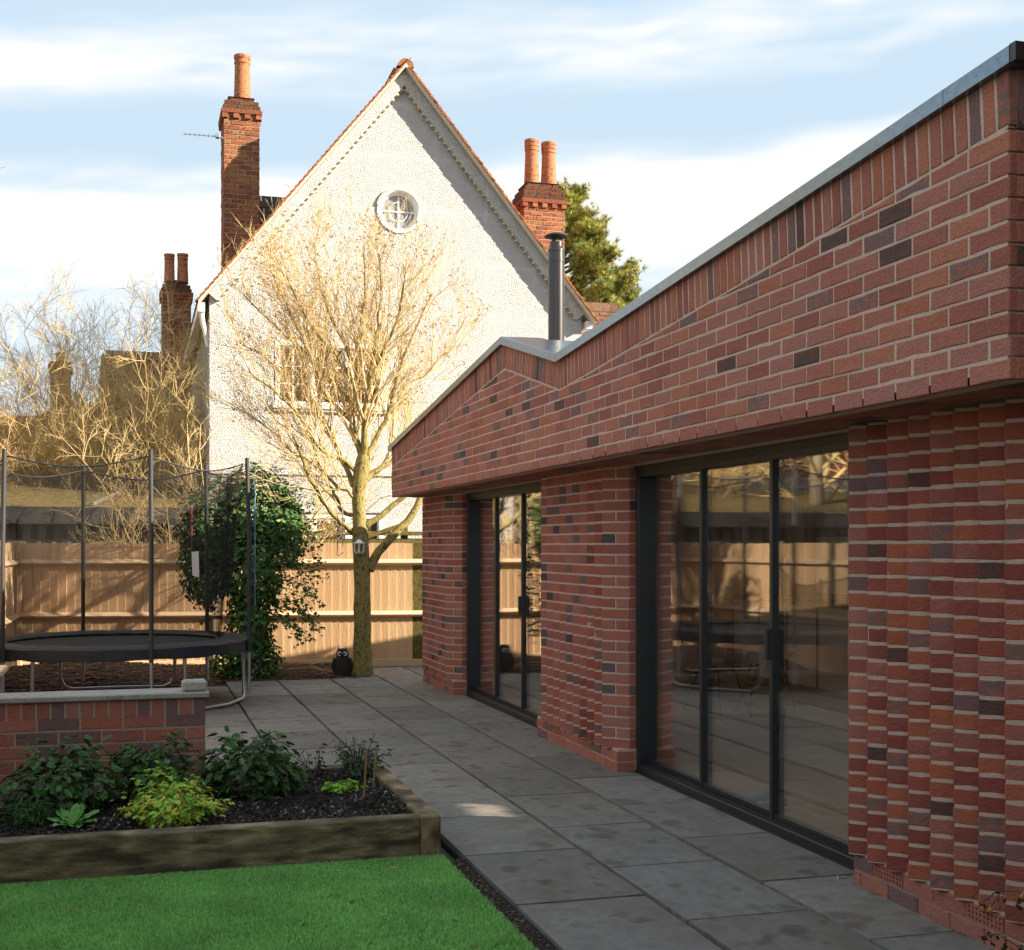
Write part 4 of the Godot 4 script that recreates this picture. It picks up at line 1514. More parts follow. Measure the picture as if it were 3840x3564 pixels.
	var c1 := chimney(h, Vector3(1.309, 5.3, -21.3), Vector3(1.86, 8.30, -20.6), 8.60, [[1.612, -20.85, 0.128, 0.72, "plain"]], 4)
	c1.set_meta("label", "tall left chimney stack with a single pot")
	var c2 := chimney(h, Vector3(6.185, 5.0, -21.3), Vector3(6.90, 7.27, -20.6), 7.64, [[6.40, -20.85, 0.118, 0.76, "banded"], [6.70, -20.85, 0.122, 0.74, "banded"]], 5)
	c2.set_meta("label", "right chimney stack with two pots, partly behind the flue")
	# aerial on the left stack
	var an := MB.new()
	an.tube([Vector3(1.30, 7.93, -20.62), Vector3(0.70, 7.925, -20.62)], [0.008, 0.008], 5)
	for k in 8:
		an.tube([Vector3(0.73 + k * 0.07, 7.928, -20.70), Vector3(0.73 + k * 0.07, 7.928, -20.54)], [0.004, 0.004], 4)
	an.cbox(Vector3(1.18, 7.90, -20.66), Vector3(1.25, 7.97, -20.58), 0.01)
	an.tube([Vector3(1.25, 7.93, -20.62), Vector3(1.33, 7.89, -20.6)], [0.012, 0.012], 5)
	put("aerial", an, M.steel, c1)

func tiled_house() -> void:
	var h := node("tiled_house")
	tag(h, "old house with steep brown tiled roof and two brick stacks behind the twiggy shrubs", "house")
	var m := MB.new()
	var t := Color(0.36, 0.20, 0.085)
	tile_rows(m, Vector3(-0.75, 3.4, -25.0), Vector3(2.6, 3.4, -25.0), Vector3(0.1, 1.85, -1.3), 20, t)
	kind(put("roof_tiles", m, M.tile, h), "stuff")
	var m2 := MB.new()
	tile_rows(m2, Vector3(-12.0, 3.0, -25.2), Vector3(-0.6, 3.0, -25.2), Vector3(0.0, 0.95, -1.2), 10, Color(0.42, 0.15, 0.06))
	kind(put("lower_roof_tiles", m2, M.tile, h), "stuff")
	var w := MB.new()
	w.box(Vector3(-12.0, -0.1, -30.0), Vector3(2.5, 3.05, -25.15))
	w.box(Vector3(-0.7, 3.0, -29.5), Vector3(2.4, 3.6, -25.3))
	put("wall", w, M.render, h)
	var back := MB.new()
	back.col = t
	back.quad(Vector3(2.6, 3.3, -28.0), Vector3(-0.75, 3.3, -28.0), Vector3(-0.65, 5.24, -26.3), Vector3(2.6, 5.24, -26.3))
	back.tri(Vector3(-0.75, 3.3, -28.0), Vector3(-0.75, 3.35, -25.0), Vector3(-0.65, 5.24, -26.3))
	back.quad(Vector3(-0.6, 3.0, -28.0), Vector3(-12.0, 3.0, -28.0), Vector3(-12.0, 3.95, -26.4), Vector3(-0.6, 3.95, -26.4))
	put("rear_roof", back, M.tile, h)
	# hipped lean to on the left
	var hip := MB.new()
	tile_rows(hip, Vector3(-2.7, 3.36, -25.0), Vector3(-0.74, 3.36, -25.0), Vector3(1.2, 0.8, -0.9), 8, Color(0.45, 0.22, 0.09))
	kind(put("hip_tiles", hip, M.tile, h), "stuff")
	var c := chimney(h, Vector3(0.47, 4.6, -26.3), Vector3(1.02, 6.38, -25.75), 6.66, [[0.62, -26.0, 0.10, 0.56, "plain"], [0.87, -26.0, 0.105, 0.58, "plain"]], 4, 1.0)
	c.set_meta("label", "taller stack with two pots beside the white gable")
	var c2 := chimney(h, Vector3(-1.58, 3.2, -26.6), Vector3(-1.22, 4.95, -26.2), 5.12, [[-1.4, -26.4, 0.09, 0.2, "plain"]], 3)
	c2.set_meta("label", "slim orange stack further left")

func shed() -> void:
	var s := node("garden_shed")
	tag(s, "low outbuilding with mossy felt roof and black eaves board behind the back fence", "shed")
	var r := MB.new()
	r.quad(Vector3(-9, 2.10, -19.0), Vector3(0.85, 2.10, -19.0), Vector3(0.85, 2.58, -21.6), Vector3(-9, 2.58, -21.6))
	r.quad(Vector3(-9, 2.06, -21.6), Vector3(0.85, 2.06, -21.6), Vector3(0.85, 2.06, -19.0), Vector3(-9, 2.06, -19.0))
	put("roof", r, mat(lin(0.42, 0.33, 0.135), 0.95, T.moss, 0.8, T.sand_h, 0.6), s)
	var hips := MB.new()
	hips.tube([Vector3(-0.6, 2.13, -19.05), Vector3(0.1, 2.60, -21.5)], [0.035, 0.035], 6)
	put("ridge_roll", hips, M.stones[2], s)
	var f := MB.new()
	f.cbox(Vector3(-9, 1.86, -19.03), Vector3(0.86, 2.095, -18.99), 0.004)
	put("eaves_board", f, mat(lin(0.05, 0.047, 0.045), 0.7), s)
	var w := MB.new()
	w.box(Vector3(-8.8, -0.1, -21.4), Vector3(0.7, 1.9, -19.25))
	put("wall", w, mat(lin(0.34, 0.29, 0.23), 0.9, T.wood, Vector3(3, 0.6, 3)), s)
	for k in 48:
		var b := MB.new()
		b.cbox(Vector3(-8.7 + k * 0.197, -0.05, -19.25), Vector3(-8.7 + k * 0.197 + 0.085, 1.85, -19.215), 0.003)
		put("cladding_batten", b, M.dark, s)

# ---------------------------------------------------------------- fences
func fence_run(label: String, at: Vector3, turn: float, length: float, rails_front: bool, posts: Array, green_from := 999.0) -> void:
	# local x along the run, +z towards the garden
	var f := node("wooden_fence", null, at)
	f.rotation.y = turn
	tag(f, label, "fence")
	var g := MB.new()
	var n := int(length / 0.1055)
	for k in n:
		var x := k * 0.1055
		var b := MB.new()
		var h := 1.592 + rng.randf_range(-0.006, 0.006)
		# feather edged: thick at the right edge, thin where it slips under its neighbour
		var t := 0.017
		var y0 := 0.065
		var x1 := x + 0.125
		b.quad(Vector3(x, y0, 0.003), Vector3(x1, y0, t), Vector3(x1, h, t), Vector3(x, h, 0.003))
		b.quad(Vector3(x1, y0, t), Vector3(x1, y0, -0.004), Vector3(x1, h, -0.004), Vector3(x1, h, t))
		b.quad(Vector3(x1, y0, -0.004), Vector3(x, y0, -0.004), Vector3(x, h, -0.004), Vector3(x1, h, -0.004))
		b.quad(Vector3(x, y0, -0.004), Vector3(x, y0, 0.003), Vector3(x, h, 0.003), Vector3(x, h, -0.004))
		b.quad(Vector3(x, h, 0.003), Vector3(x1, h, t), Vector3(x1, h, -0.004), Vector3(x, h, -0.004))
		put("feather_board", b, M.fence_green if x > green_from else M.fence[rng.randi() % 4], f, Transform3D(Basis(), Vector3(0, 0, rng.randf_range(-0.002, 0.002))))
	for y in [1.30, 0.62]:
		var x := 0.0
		while x < length:
			var r := MB.new()
			var xe := minf(x + 2.4, length)
			# arris rail: sloping upper face and sloping lower face
			var pr := [Vector2(0.018, y), Vector2(0.075, y + 0.028), Vector2(0.080, y + 0.04), Vector2(0.02, y + 0.085)]
			for q in 3:
				var a: Vector2 = pr[q]
				var b: Vector2 = pr[q + 1]
				r.quad(Vector3(x, a.y, a.x), Vector3(xe, a.y, a.x), Vector3(xe, b.y, b.x), Vector3(x, b.y, b.x))
			r.quad(Vector3(x, pr[3].y, pr[3].x), Vector3(xe, pr[3].y, pr[3].x), Vector3(xe, pr[0].y, pr[0].x), Vector3(x, pr[0].y, pr[0].x))
			put("rail", r, M.fence_rail, f)
			x += 2.4
	var gb := MB.new()
	gb.cbox(Vector3(0, -0.04, -0.012), Vector3(length, 0.066, 0.022), 0.004)
	put("gravel_board", gb, M.fence_rail, f)
	for x in posts:
		var p := MB.new()
		p.cbox(Vector3(x - 0.05, -0.05, -0.06), Vector3(x + 0.05, 1.62, 0.045), 0.006)
		put("post", p, M.fence_rail if x < green_from else M.fence_green, f)

func fences() -> void:
	var dir := Vector3(3.62 + 1.5, 0, -16.76 + 17.68)
	var ang := -atan2(dir.z, dir.x)
	fence_run("sunlit feather edge timber fence across the end of the garden, behind tree and trampoline", Vector3(-1.5, 0, -17.68), ang, 6.6, true, [0.05, 2.55], 5.0)
	fence_run("feather edge timber side fence meeting the back fence in the left corner", Vector3(-1.5, 0, -6.0), PI / 2, 11.66, true, [2.4, 4.8, 7.2, 9.6, 11.6])
	fence_run("feather edge timber side fence beside the lawn, nearest to the viewer", Vector3(-1.52, 0, 4.0), PI / 2, 9.95, true, [2.4, 4.8, 7.2])
	var m := node("mossy_fence", null, Vector3(2.0, 0, -17.75))
	m.rotation.y = ang
	tag(m, "green mossy post and rail screen just behind the back fence, right of the ivy", "fence")
	var r := MB.new()
	r.cbox(Vector3(0, 1.70, -0.03), Vector3(3.2, 1.755, 0.03), 0.005)
	put("top_rail", r, M.fence_green, m)
	for x in [0.55, 1.56, 2.7]:
		var p := MB.new()
		p.cbox(Vector3(x - 0.05, 0, -0.085), Vector3(x + 0.05, 1.87, -0.031), 0.006)
		put("post", p, M.fence_green, m)
	for k in 2:
		var b := MB.new()
		b.cbox(Vector3(0, 1.50 - 0.18 * k, -0.028), Vector3(3.2, 1.645 - 0.18 * k, -0.004), 0.004)
		put("board", b, M.fence_green, m)
	var br := MB.new()
	br.cbox(Vector3(-0.5, -0.03, -0.012), Vector3(0.5, 0.03, 0.012), 0.004)
	put("brace", br, M.fence_green, m, Transform3D(Basis(Vector3(0, 0, 1), 0.32), Vector3(1.1, 1.70, 0.045)))
	var bb := MB.new()
	bb.box(Vector3(0, 0, -0.16), Vector3(3.2, 1.66, -0.13))
	put("backing", bb, M.dark, m)

func parent_house() -> void:
	# the main house that the extension is built on to, behind the camera's right shoulder
	var h := node("brick_house")
	tag(h, "two storey brick house that the extension adjoins, out of frame to the right", "house")
	var w := MB.new()
	w.box(Vector3(2.86, -0.1, -3.42), Vector3(9.0, 5.4, 6.0))
	put("wall", w, M.bricks[1], h)
	var r := MB.new()
	r.quad(Vector3(3.2, 5.3, 6.2), Vector3(3.2, 5.3, -3.7), Vector3(6.25, 7.6, -3.7), Vector3(6.25, 7.6, 6.2))
	r.quad(Vector3(9.3, 5.3, -3.7), Vector3(9.3, 5.3, 6.2), Vector3(6.25, 7.6, 6.2), Vector3(6.25, 7.6, -3.7))
	r.tri(Vector3(3.2, 5.3, -3.7), Vector3(9.3, 5.3, -3.7), Vector3(6.25, 7.6, -3.7))
	r.tri(Vector3(9.3, 5.3, 6.2), Vector3(3.2, 5.3, 6.2), Vector3(6.25, 7.6, 6.2))
	r.col = Color(0.3, 0.12, 0.06)
	put("roof", r, M.tile, h)

# ---------------------------------------------------------------- trees and shrubs
# limbs of the bare tree: name, radius at the foot, radius at the tip, course
const LIMBS := [
	["trunk", 0.112, 0.075, [Vector3(2.60, 0.02, -15.39), Vector3(2.60, 0.40, -15.38), Vector3(2.60, 1.01, -15.38), Vector3(2.59, 1.41, -15.39), Vector3(2.57, 1.81, -15.39), Vector3(2.56, 2.18, -15.40), Vector3(2.59, 2.46, -15.39), Vector3(2.61, 2.65, -15.38)]],
	["rlow", 0.062, 0.03, [Vector3(2.67, 1.27, -15.37), Vector3(2.80, 1.49, -15.41), Vector3(3.02, 1.72, -15.44), Vector3(3.22, 1.94, -15.47), Vector3(3.37, 2.23, -15.51), Vector3(3.49, 2.58, -15.56), Vector3(3.57, 2.97, -15.62)]],
	["l1", 0.04, 0.016, [Vector3(2.49, 1.71, -15.42), Vector3(2.42, 1.77, -15.36), Vector3(2.30, 1.87, -15.32), Vector3(2.16, 2.03, -15.29), Vector3(2.04, 2.21, -15.25), Vector3(1.94, 2.37, -15.21), Vector3(1.85, 2.60, -15.16), Vector3(1.75, 2.82, -15.11)]],
	["l2", 0.03, 0.012, [Vector3(2.60, 1.85, -15.38), Vector3(2.50, 1.92, -15.46), Vector3(2.40, 1.96, -15.53), Vector3(2.34, 2.09, -15.60), Vector3(2.28, 2.23, -15.66), Vector3(2.21, 2.36, -15.72), Vector3(2.10, 2.69, -15.80), Vector3(2.02, 2.94, -15.87)]],
	["l3", 0.022, 0.008, [Vector3(2.52, 2.10, -15.41), Vector3(2.41, 2.21, -15.31), Vector3(2.28, 2.23, -15.23), Vector3(2.12, 2.20, -15.15), Vector3(1.95, 2.21, -15.07), Vector3(1.78, 2.24, -15.00)]],
	["r1", 0.042, 0.02, [Vector3(2.65, 1.80, -15.37), Vector3(2.82, 1.92, -15.36), Vector3(2.95, 2.04, -15.37), Vector3(3.09, 2.14, -15.37), Vector3(3.23, 2.29, -15.37), Vector3(3.33, 2.48, -15.38)]],
	["r2", 0.045, 0.018, [Vector3(2.60, 2.29, -15.38), Vector3(2.72, 2.41, -15.46), Vector3(2.85, 2.50, -15.52), Vector3(3.00, 2.59, -15.58), Vector3(3.15, 2.73, -15.64), Vector3(3.26, 2.91, -15.71)]],
	["lA", 0.058, 0.008, [Vector3(2.58, 2.25, -15.39), Vector3(2.60, 2.58, -15.39), Vector3(2.57, 2.71, -15.39), Vector3(2.52, 2.86, -15.41), Vector3(2.48, 3.03, -15.42), Vector3(2.53, 3.24, -15.40), Vector3(2.55, 3.58, -15.40), Vector3(2.54, 3.91, -15.40), Vector3(2.60, 4.32, -15.39), Vector3(2.63, 4.74, -15.38), Vector3(2.62, 5.15, -15.38)]],
	["lB", 0.045, 0.008, [Vector3(2.60, 2.58, -15.38), Vector3(2.62, 2.82, -15.32), Vector3(2.61, 2.98, -15.27), Vector3(2.58, 3.09, -15.22), Vector3(2.61, 3.30, -15.15), Vector3(2.63, 3.54, -15.09), Vector3(2.68, 3.86, -15.02), Vector3(2.72, 4.25, -14.95), Vector3(2.74, 4.64, -14.88), Vector3(2.70, 4.95, -14.84)]],
	["lC", 0.036, 0.008, [Vector3(2.66, 2.63, -15.37), Vector3(2.75, 2.83, -15.39), Vector3(2.87, 3.04, -15.40), Vector3(2.96, 3.29, -15.42), Vector3(3.04, 3.60, -15.44), Vector3(3.15, 3.94, -15.45), Vector3(3.32, 4.32, -15.44), Vector3(3.46, 4.63, -15.45)]],
	["lC2", 0.02, 0.006, [Vector3(2.93, 3.28, -15.29), Vector3(3.06, 3.42, -15.38), Vector3(3.23, 3.56, -15.45), Vector3(3.42, 3.66, -15.52), Vector3(3.61, 3.88, -15.59), Vector3(3.82, 4.07, -15.65)]],
	["lD", 0.034, 0.007, [Vector3(2.51, 3.24, -15.41), Vector3(2.35, 3.42, -15.53), Vector3(2.17, 3.64, -15.66), Vector3(2.02, 3.85, -15.78), Vector3(1.86, 4.02, -15.90), Vector3(1.71, 4.18, -16.02), Vector3(1.47, 4.43, -16.16), Vector3(1.27, 4.67, -16.29)]],
	["lE", 0.03, 0.007, [Vector3(2.47, 3.06, -15.42), Vector3(2.26, 3.23, -15.38), Vector3(2.09, 3.38, -15.32), Vector3(2.02, 3.63, -15.24), Vector3(1.88, 3.91, -15.18), Vector3(1.71, 4.26, -15.12), Vector3(1.55, 4.58, -15.07), Vector3(1.45, 4.80, -14.99)]],
	["lF", 0.034, 0.007, [Vector3(2.50, 2.28, -15.41), Vector3(2.42, 2.50, -15.54), Vector3(2.34, 2.76, -15.67), Vector3(2.24, 3.02, -15.80), Vector3(2.12, 3.29, -15.94), Vector3(1.97, 3.47, -16.09), Vector3(1.77, 3.65, -16.25), Vector3(1.55, 3.91, -16.42), Vector3(1.22, 4.13, -16.62)]],
	["lG", 0.03, 0.006, [Vector3(2.55, 2.41, -15.40), Vector3(2.35, 2.60, -15.32), Vector3(2.21, 2.61, -15.23), Vector3(2.03, 2.72, -15.15), Vector3(1.89, 2.95, -15.05), Vector3(1.70, 3.16, -14.98), Vector3(1.50, 3.32, -14.90), Vector3(1.22, 3.52, -14.85)]],
	["lH", 0.022, 0.006, [Vector3(2.33, 2.25, -15.46), Vector3(2.15, 2.45, -15.55), Vector3(1.94, 2.60, -15.65), Vector3(1.75, 2.74, -15.74), Vector3(1.56, 2.96, -15.83), Vector3(1.37, 3.11, -15.92), Vector3(1.11, 3.27, -16.02)]],
	["lI", 0.03, 0.006, [Vector3(2.56, 3.54, -15.40), Vector3(2.45, 3.89, -15.53), Vector3(2.31, 4.24, -15.68), Vector3(2.19, 4.59, -15.82), Vector3(2.14, 4.99, -15.94), Vector3(2.12, 5.28, -16.05)]],
	["lJ", 0.028, 0.006, [Vector3(2.66, 3.54, -15.37), Vector3(2.79, 3.82, -15.17), Vector3(2.92, 4.15, -14.98), Vector3(2.98, 4.48, -14.80), Vector3(2.98, 4.74, -14.65)]],
	["lK", 0.028, 0.006, [Vector3(2.55, 3.41, -15.40), Vector3(2.35, 3.68, -15.27), Vector3(2.13, 3.92, -15.15), Vector3(1.89, 4.18, -15.03), Vector3(1.72, 4.46, -14.89), Vector3(1.64, 4.61, -14.73)]],
]

func bark_col() -> Color:
	var k := rng.randf_range(0.8, 1.15)
	return Color(0.62 * k, 0.465 * k, 0.225 * k)

func smooth_path(p: Array, wob: float, sub := 3) -> Array:
	var o := []
	var m := p.size()
	for i in m - 1:
		var a: Vector3 = p[maxi(i - 1, 0)]
		var b: Vector3 = p[i]
		var c: Vector3 = p[i + 1]
		var d: Vector3 = p[mini(i + 2, m - 1)]
		for k in sub:
			o.append(b.cubic_interpolate(c, a, d, float(k) / sub) + Vector3(rng.randf_range(-wob, wob), rng.randf_range(-wob, wob) * 0.5, rng.randf_range(-wob, wob)))
	o.append(p[m - 1])
	return o

func sprout(m: MB, at: Vector3, dir: Vector3, length: float, r: float, level: int, lift: float, tips: Array, keep: Callable, kids: Array, wob := 0.16) -> void:
	# one shoot, then its side shoots; each curves up towards the light
	var n := maxi(2, int(length / 0.10)) if level < 2 else 3
	n = mini(n, 9)
	var p := [at]
	var rr := [r]
	var d := dir.normalized()
	var q := at
	for i in n:
		d = (d + Vector3(rng.randf_range(-wob, wob), lift * 0.12 + rng.randf_range(-wob, wob) * 0.7, rng.randf_range(-wob, wob))).normalized()
		q += d * (length / n)
		p.append(q)
		rr.append(lerpf(r, r * 0.42, float(i + 1) / n))
	m.col = bark_col()
	m.tube(p, rr, 5 if level == 0 else (4 if level == 1 else 3), false)
	if level >= kids.size():
		tips.append([q, d])
		return
	var c: int = kids[level]
	for k in c:
		var t := 0.22 + 0.78 * (k + rng.randf() * 0.8) / c
		var i := clampi(int(t * n), 0, n - 1)
		var s: Vector3 = p[i].lerp(p[i + 1], fposmod(t * n, 1.0))
		if not keep.call(s): continue
		var ax: Vector3 = (p[i + 1] - p[i]).normalized()
		var side := ax.cross(Vector3(rng.randf_range(-1, 1), rng.randf_range(-1, 1), rng.randf_range(-1, 1))).normalized()
		var nd := (ax * rng.randf_range(0.7, 1.1) + side * rng.randf_range(0.5, 0.95) + Vector3(0, lift * 0.35, 0)).normalized()
		sprout(m, s, nd, length * rng.randf_range(0.42, 0.68) * (1.15 - 0.45 * t), maxf(r * 0.55 * (1.1 - 0.4 * t), 0.0027), level + 1, lift, tips, keep, kids, wob)

func bare_tree() -> void:
	var t := node("bare_tree")
	tag(t, "bare multi limbed garden tree with pale bark and brown seed heads before the white gable", "tree")
	var tr := MB.new()
	var cr := MB.new()
	var tips := []
	var mid := Vector3(2.62, 3.85, -15.45)
	var keep := func(p: Vector3) -> bool:
		var e := (p - mid) / Vector3(2.35, 2.25, 1.8)
		return e.length() < 1.0 and p.y > 1.9
	for l in LIMBS:
		var pts: Array = l[3]
		var path := smooth_path(pts, 0.012 if l[1] < 0.1 else 0.004, 3)
		var m := path.size()
		var rad := []
		for i in m:
			var s := float(i) / (m - 1)
			var r := lerpf(l[1], l[2], pow(s, 0.8))
			if l[0] == "trunk":
				r += 0.03 * pow(1.0 - s, 14.0) + 0.012 * sin(s * 17.0) * s
			rad.append(r * rng.randf_range(0.95, 1.06))
		var lm := MB.new()
		lm.col = Color.WHITE
		lm.tube(path, rad, 14 if l[0] == "trunk" else 9)
		if l[0] == "trunk":
			put("trunk", lm, M.bark, t)
			continue
		put("limb", lm, M.bark, t)
		# side branches all along
		var L := 0.0
		for i in m - 1: L += path[i].distance_to(path[i + 1])
		var count := int(L * 8.5) + 4
		if l[0] in ["rlow", "r1", "l1", "l2"]: count = int(L * 3.0)
		if l[0] == "l3": count = 6
		for k in count:
			var s := 0.14 + 0.86 * (k + rng.randf()) / count
			var i := clampi(int(s * (m - 1)), 0, m - 2)
			var p: Vector3 = path[i].lerp(path[i + 1], fposmod(s * (m - 1), 1.0))
			if not keep.call(p): continue
			var ax: Vector3 = (path[i + 1] - path[i]).normalized()
			var side := ax.cross(Vector3(rng.randf_range(-1, 1), rng.randf_range(-1, 1), rng.randf_range(-1, 1))).normalized()
			var out := (p - Vector3(2.55, p.y, -15.45)).normalized()
			var d := (ax * 0.9 + side * 0.7 + out * 0.25 + Vector3(0, 0.35, 0)).normalized()
			sprout(cr, p, d, rng.randf_range(0.5, 1.15) * (1.15 - 0.5 * s), maxf(rad[i] * 0.42, 0.006), 0, 0.75, tips, keep, [5, 4])
		tips.append([path[m - 1], Vector3.UP])
	kind(put("twigs", cr, M.twig, t), "stuff")
	# dry seed keys hanging at the tips
	var key := MB.new()
	for k in 4:
		var a := rng.randf() * TAU
		var e := Vector3(cos(a) * 0.018, -0.022, sin(a) * 0.018)
		key.quad(Vector3.ZERO, e * 0.5 + Vector3(0.006, 0, 0), e, e * 0.5 - Vector3(0.006, 0, 0))
	var xs := []
	var cs := []
	for q in tips:
		var p: Vector3 = q[0]
		if p.y < 3.1 and rng.randf() < 0.7: continue
		if rng.randf() < 0.42:
			var g := rng.randf_range(0.7, 1.3)
			for k in rng.randi_range(1, 3):
				xs.append(Transform3D(Basis.from_euler(Vector3(rng.randf() * 2, rng.randf() * 6, 0)) * rng.randf_range(0.6, 1.25), p + Vector3(rng.randf_range(-0.02, 0.02), rng.randf_range(-0.03, 0.02), rng.randf_range(-0.02, 0.02))))
				cs.append(Color(0.40 * g, 0.21 * g, 0.10 * g))
	kind(many("seed_heads", key.mesh(), M.leaf, xs, cs, t), "stuff")

func twiggy_shrub(label: String, at: Vector3, stems: int, h: float, spread: float, lean: Vector3, kids: Array, seed_: int) -> void:
	rng.seed = seed_
	var t := node("twiggy_shrub", null, at)
	tag(t, label, "shrub", "")
	var m := MB.new()
	var st := MB.new()
	var tips := []
	var keep := func(_p: Vector3) -> bool: return true
	for k in stems:
		var a := rng.randf() * TAU
		var f := Vector3(cos(a) * rng.randf_range(0.0, spread * 0.4), 0.0, sin(a) * 0.35)
		var d := Vector3(cos(a) * rng.randf_range(0.1, 0.9), 1.0, sin(a) * 0.45 + 0.1) + lean * rng.randf()
		var hh := h * rng.randf_range(0.45, 1.0)
		var p := [f]
		var rr := [0.022 * rng.randf_range(0.6, 1.3)]
		var q := f
		for i in 9:
			d = (d.normalized() + Vector3(rng.randf_range(-0.18, 0.18), rng.randf_range(-0.06, 0.10), rng.randf_range(-0.14, 0.14)))
			q += d.normalized() * hh / 9.0
			p.append(q)
			rr.append(rr[0] * lerpf(1.0, 0.22, (i + 1) / 9.0))
		st.col = bark_col()
		st.tube(p, rr, 5, false)
		for i in range(1, 10):
			for j in 2:
				var ax: Vector3 = (p[i] - p[i - 1]).normalized()
				var side := ax.cross(Vector3(rng.randf_range(-1, 1), rng.randf_range(-1, 1), rng.randf_range(-1, 1))).normalized()
				sprout(m, p[i], (ax * 0.8 + side).normalized(), rng.randf_range(0.4, 1.0) * h / 5.0, maxf(rr[i] * 0.5, 0.005), 0, 0.35, tips, keep, kids, 0.22)
	put("stem", st, M.twig, t)
	kind(put("twigs", m, M.twig, t), "stuff")

func conifer() -> void:
	rng.seed = 505
	var t := node("conifer_tree", null, Vector3(10.15, -0.4, -30.3))
	tag(t, "yellow green pine tree rising behind the right chimney stack", "tree")
	var tr := MB.new()
	tr.tube([Vector3(0, -0.1, 0), Vector3(0.1, 4, 0), Vector3(0, 8, 0.1), Vector3(-0.4, 10.6, 0)], [0.28, 0.22, 0.12, 0.03], 9)
	var xs := []
	var cs := []
	# needle tufts: small sprays of blades
	var tuft := MB.new()
	for k in 22:
		var a := rng.randf() * TAU
		var e := rng.randf_range(0.0, 1.2)
		var d := Vector3(cos(a) * cos(e), sin(e), sin(a) * cos(e))
		var s := d.cross(Vector3.UP).normalized() * 0.006
		var L := rng.randf_range(0.09, 0.16)
		tuft.tri(-s, s, d * L)
	var br := MB.new()
	br.col = Color(0.13, 0.09, 0.06)
	for k in 230:
		var y := rng.randf_range(2.8, 10.6)
		var w := 2.5 * pow(clampf((11.3 - y) / 5.0, 0.0, 1.0), 0.75)
		var a := rng.randf() * TAU
		var L := w * rng.randf_range(0.6, 1.08)
		var p0 := Vector3(-0.2 * smoothstep(7, 11, y), y - 0.25 * L, 0)
		var tip := Vector3(cos(a) * L - 0.2 * smoothstep(7, 11, y), y + 0.25 * L, sin(a) * L)
		br.tube([p0, p0.lerp(tip, 0.5) + Vector3(0, -0.08, 0), tip], [0.04, 0.025, 0.01], 4, false)
		var cl := int(36 + 46 * L)
		for q in cl:
			var s := 0.30 + 0.7 * sqrt(rng.randf())
			var c := p0.lerp(tip, s)
			c += Vector3(rng.randf_range(-1, 1), rng.randf_range(-0.5, 0.9), rng.randf_range(-1, 1)) * 0.24 * rng.randf_range(0.4, 1.0)
			var g := rng.randf_range(0.6, 1.3)
			xs.append(Transform3D(Basis.from_euler(Vector3(rng.randf_range(-0.9, 0.9), rng.randf() * TAU, rng.randf_range(-0.9, 0.9))) * rng.randf_range(0.8, 1.5), c))
			cs.append(Color(0.42 * g, 0.40 * g, 0.09 * g) if rng.randf() < 0.7 else Color(0.18 * g, 0.23 * g, 0.07 * g))
	put("trunk", tr, M.bark, t)
	put("branch", br, M.twig, t)
	kind(many("needles", tuft.mesh(), M.leaf, xs, cs, t), "stuff")

func ivy_leaf() -> ArrayMesh:
	var m := MB.new()
	var o := [Vector3(0, 0, 0), Vector3(-0.021, 0.004, 0.006), Vector3(-0.026, 0.0, 0.020), Vector3(-0.012, 0.005, 0.026), Vector3(0, -0.006, 0.048), Vector3(0.012, 0.005, 0.026), Vector3(0.026, 0.0, 0.020), Vector3(0.021, 0.004, 0.006)]
	var c := Vector3(0, -0.003, 0.017)
	for i in 8:
		var a: Vector3 = o[i]
		var b: Vector3 = o[(i + 1) % 8]
		m.tri(c, b, a)
	return m.mesh()

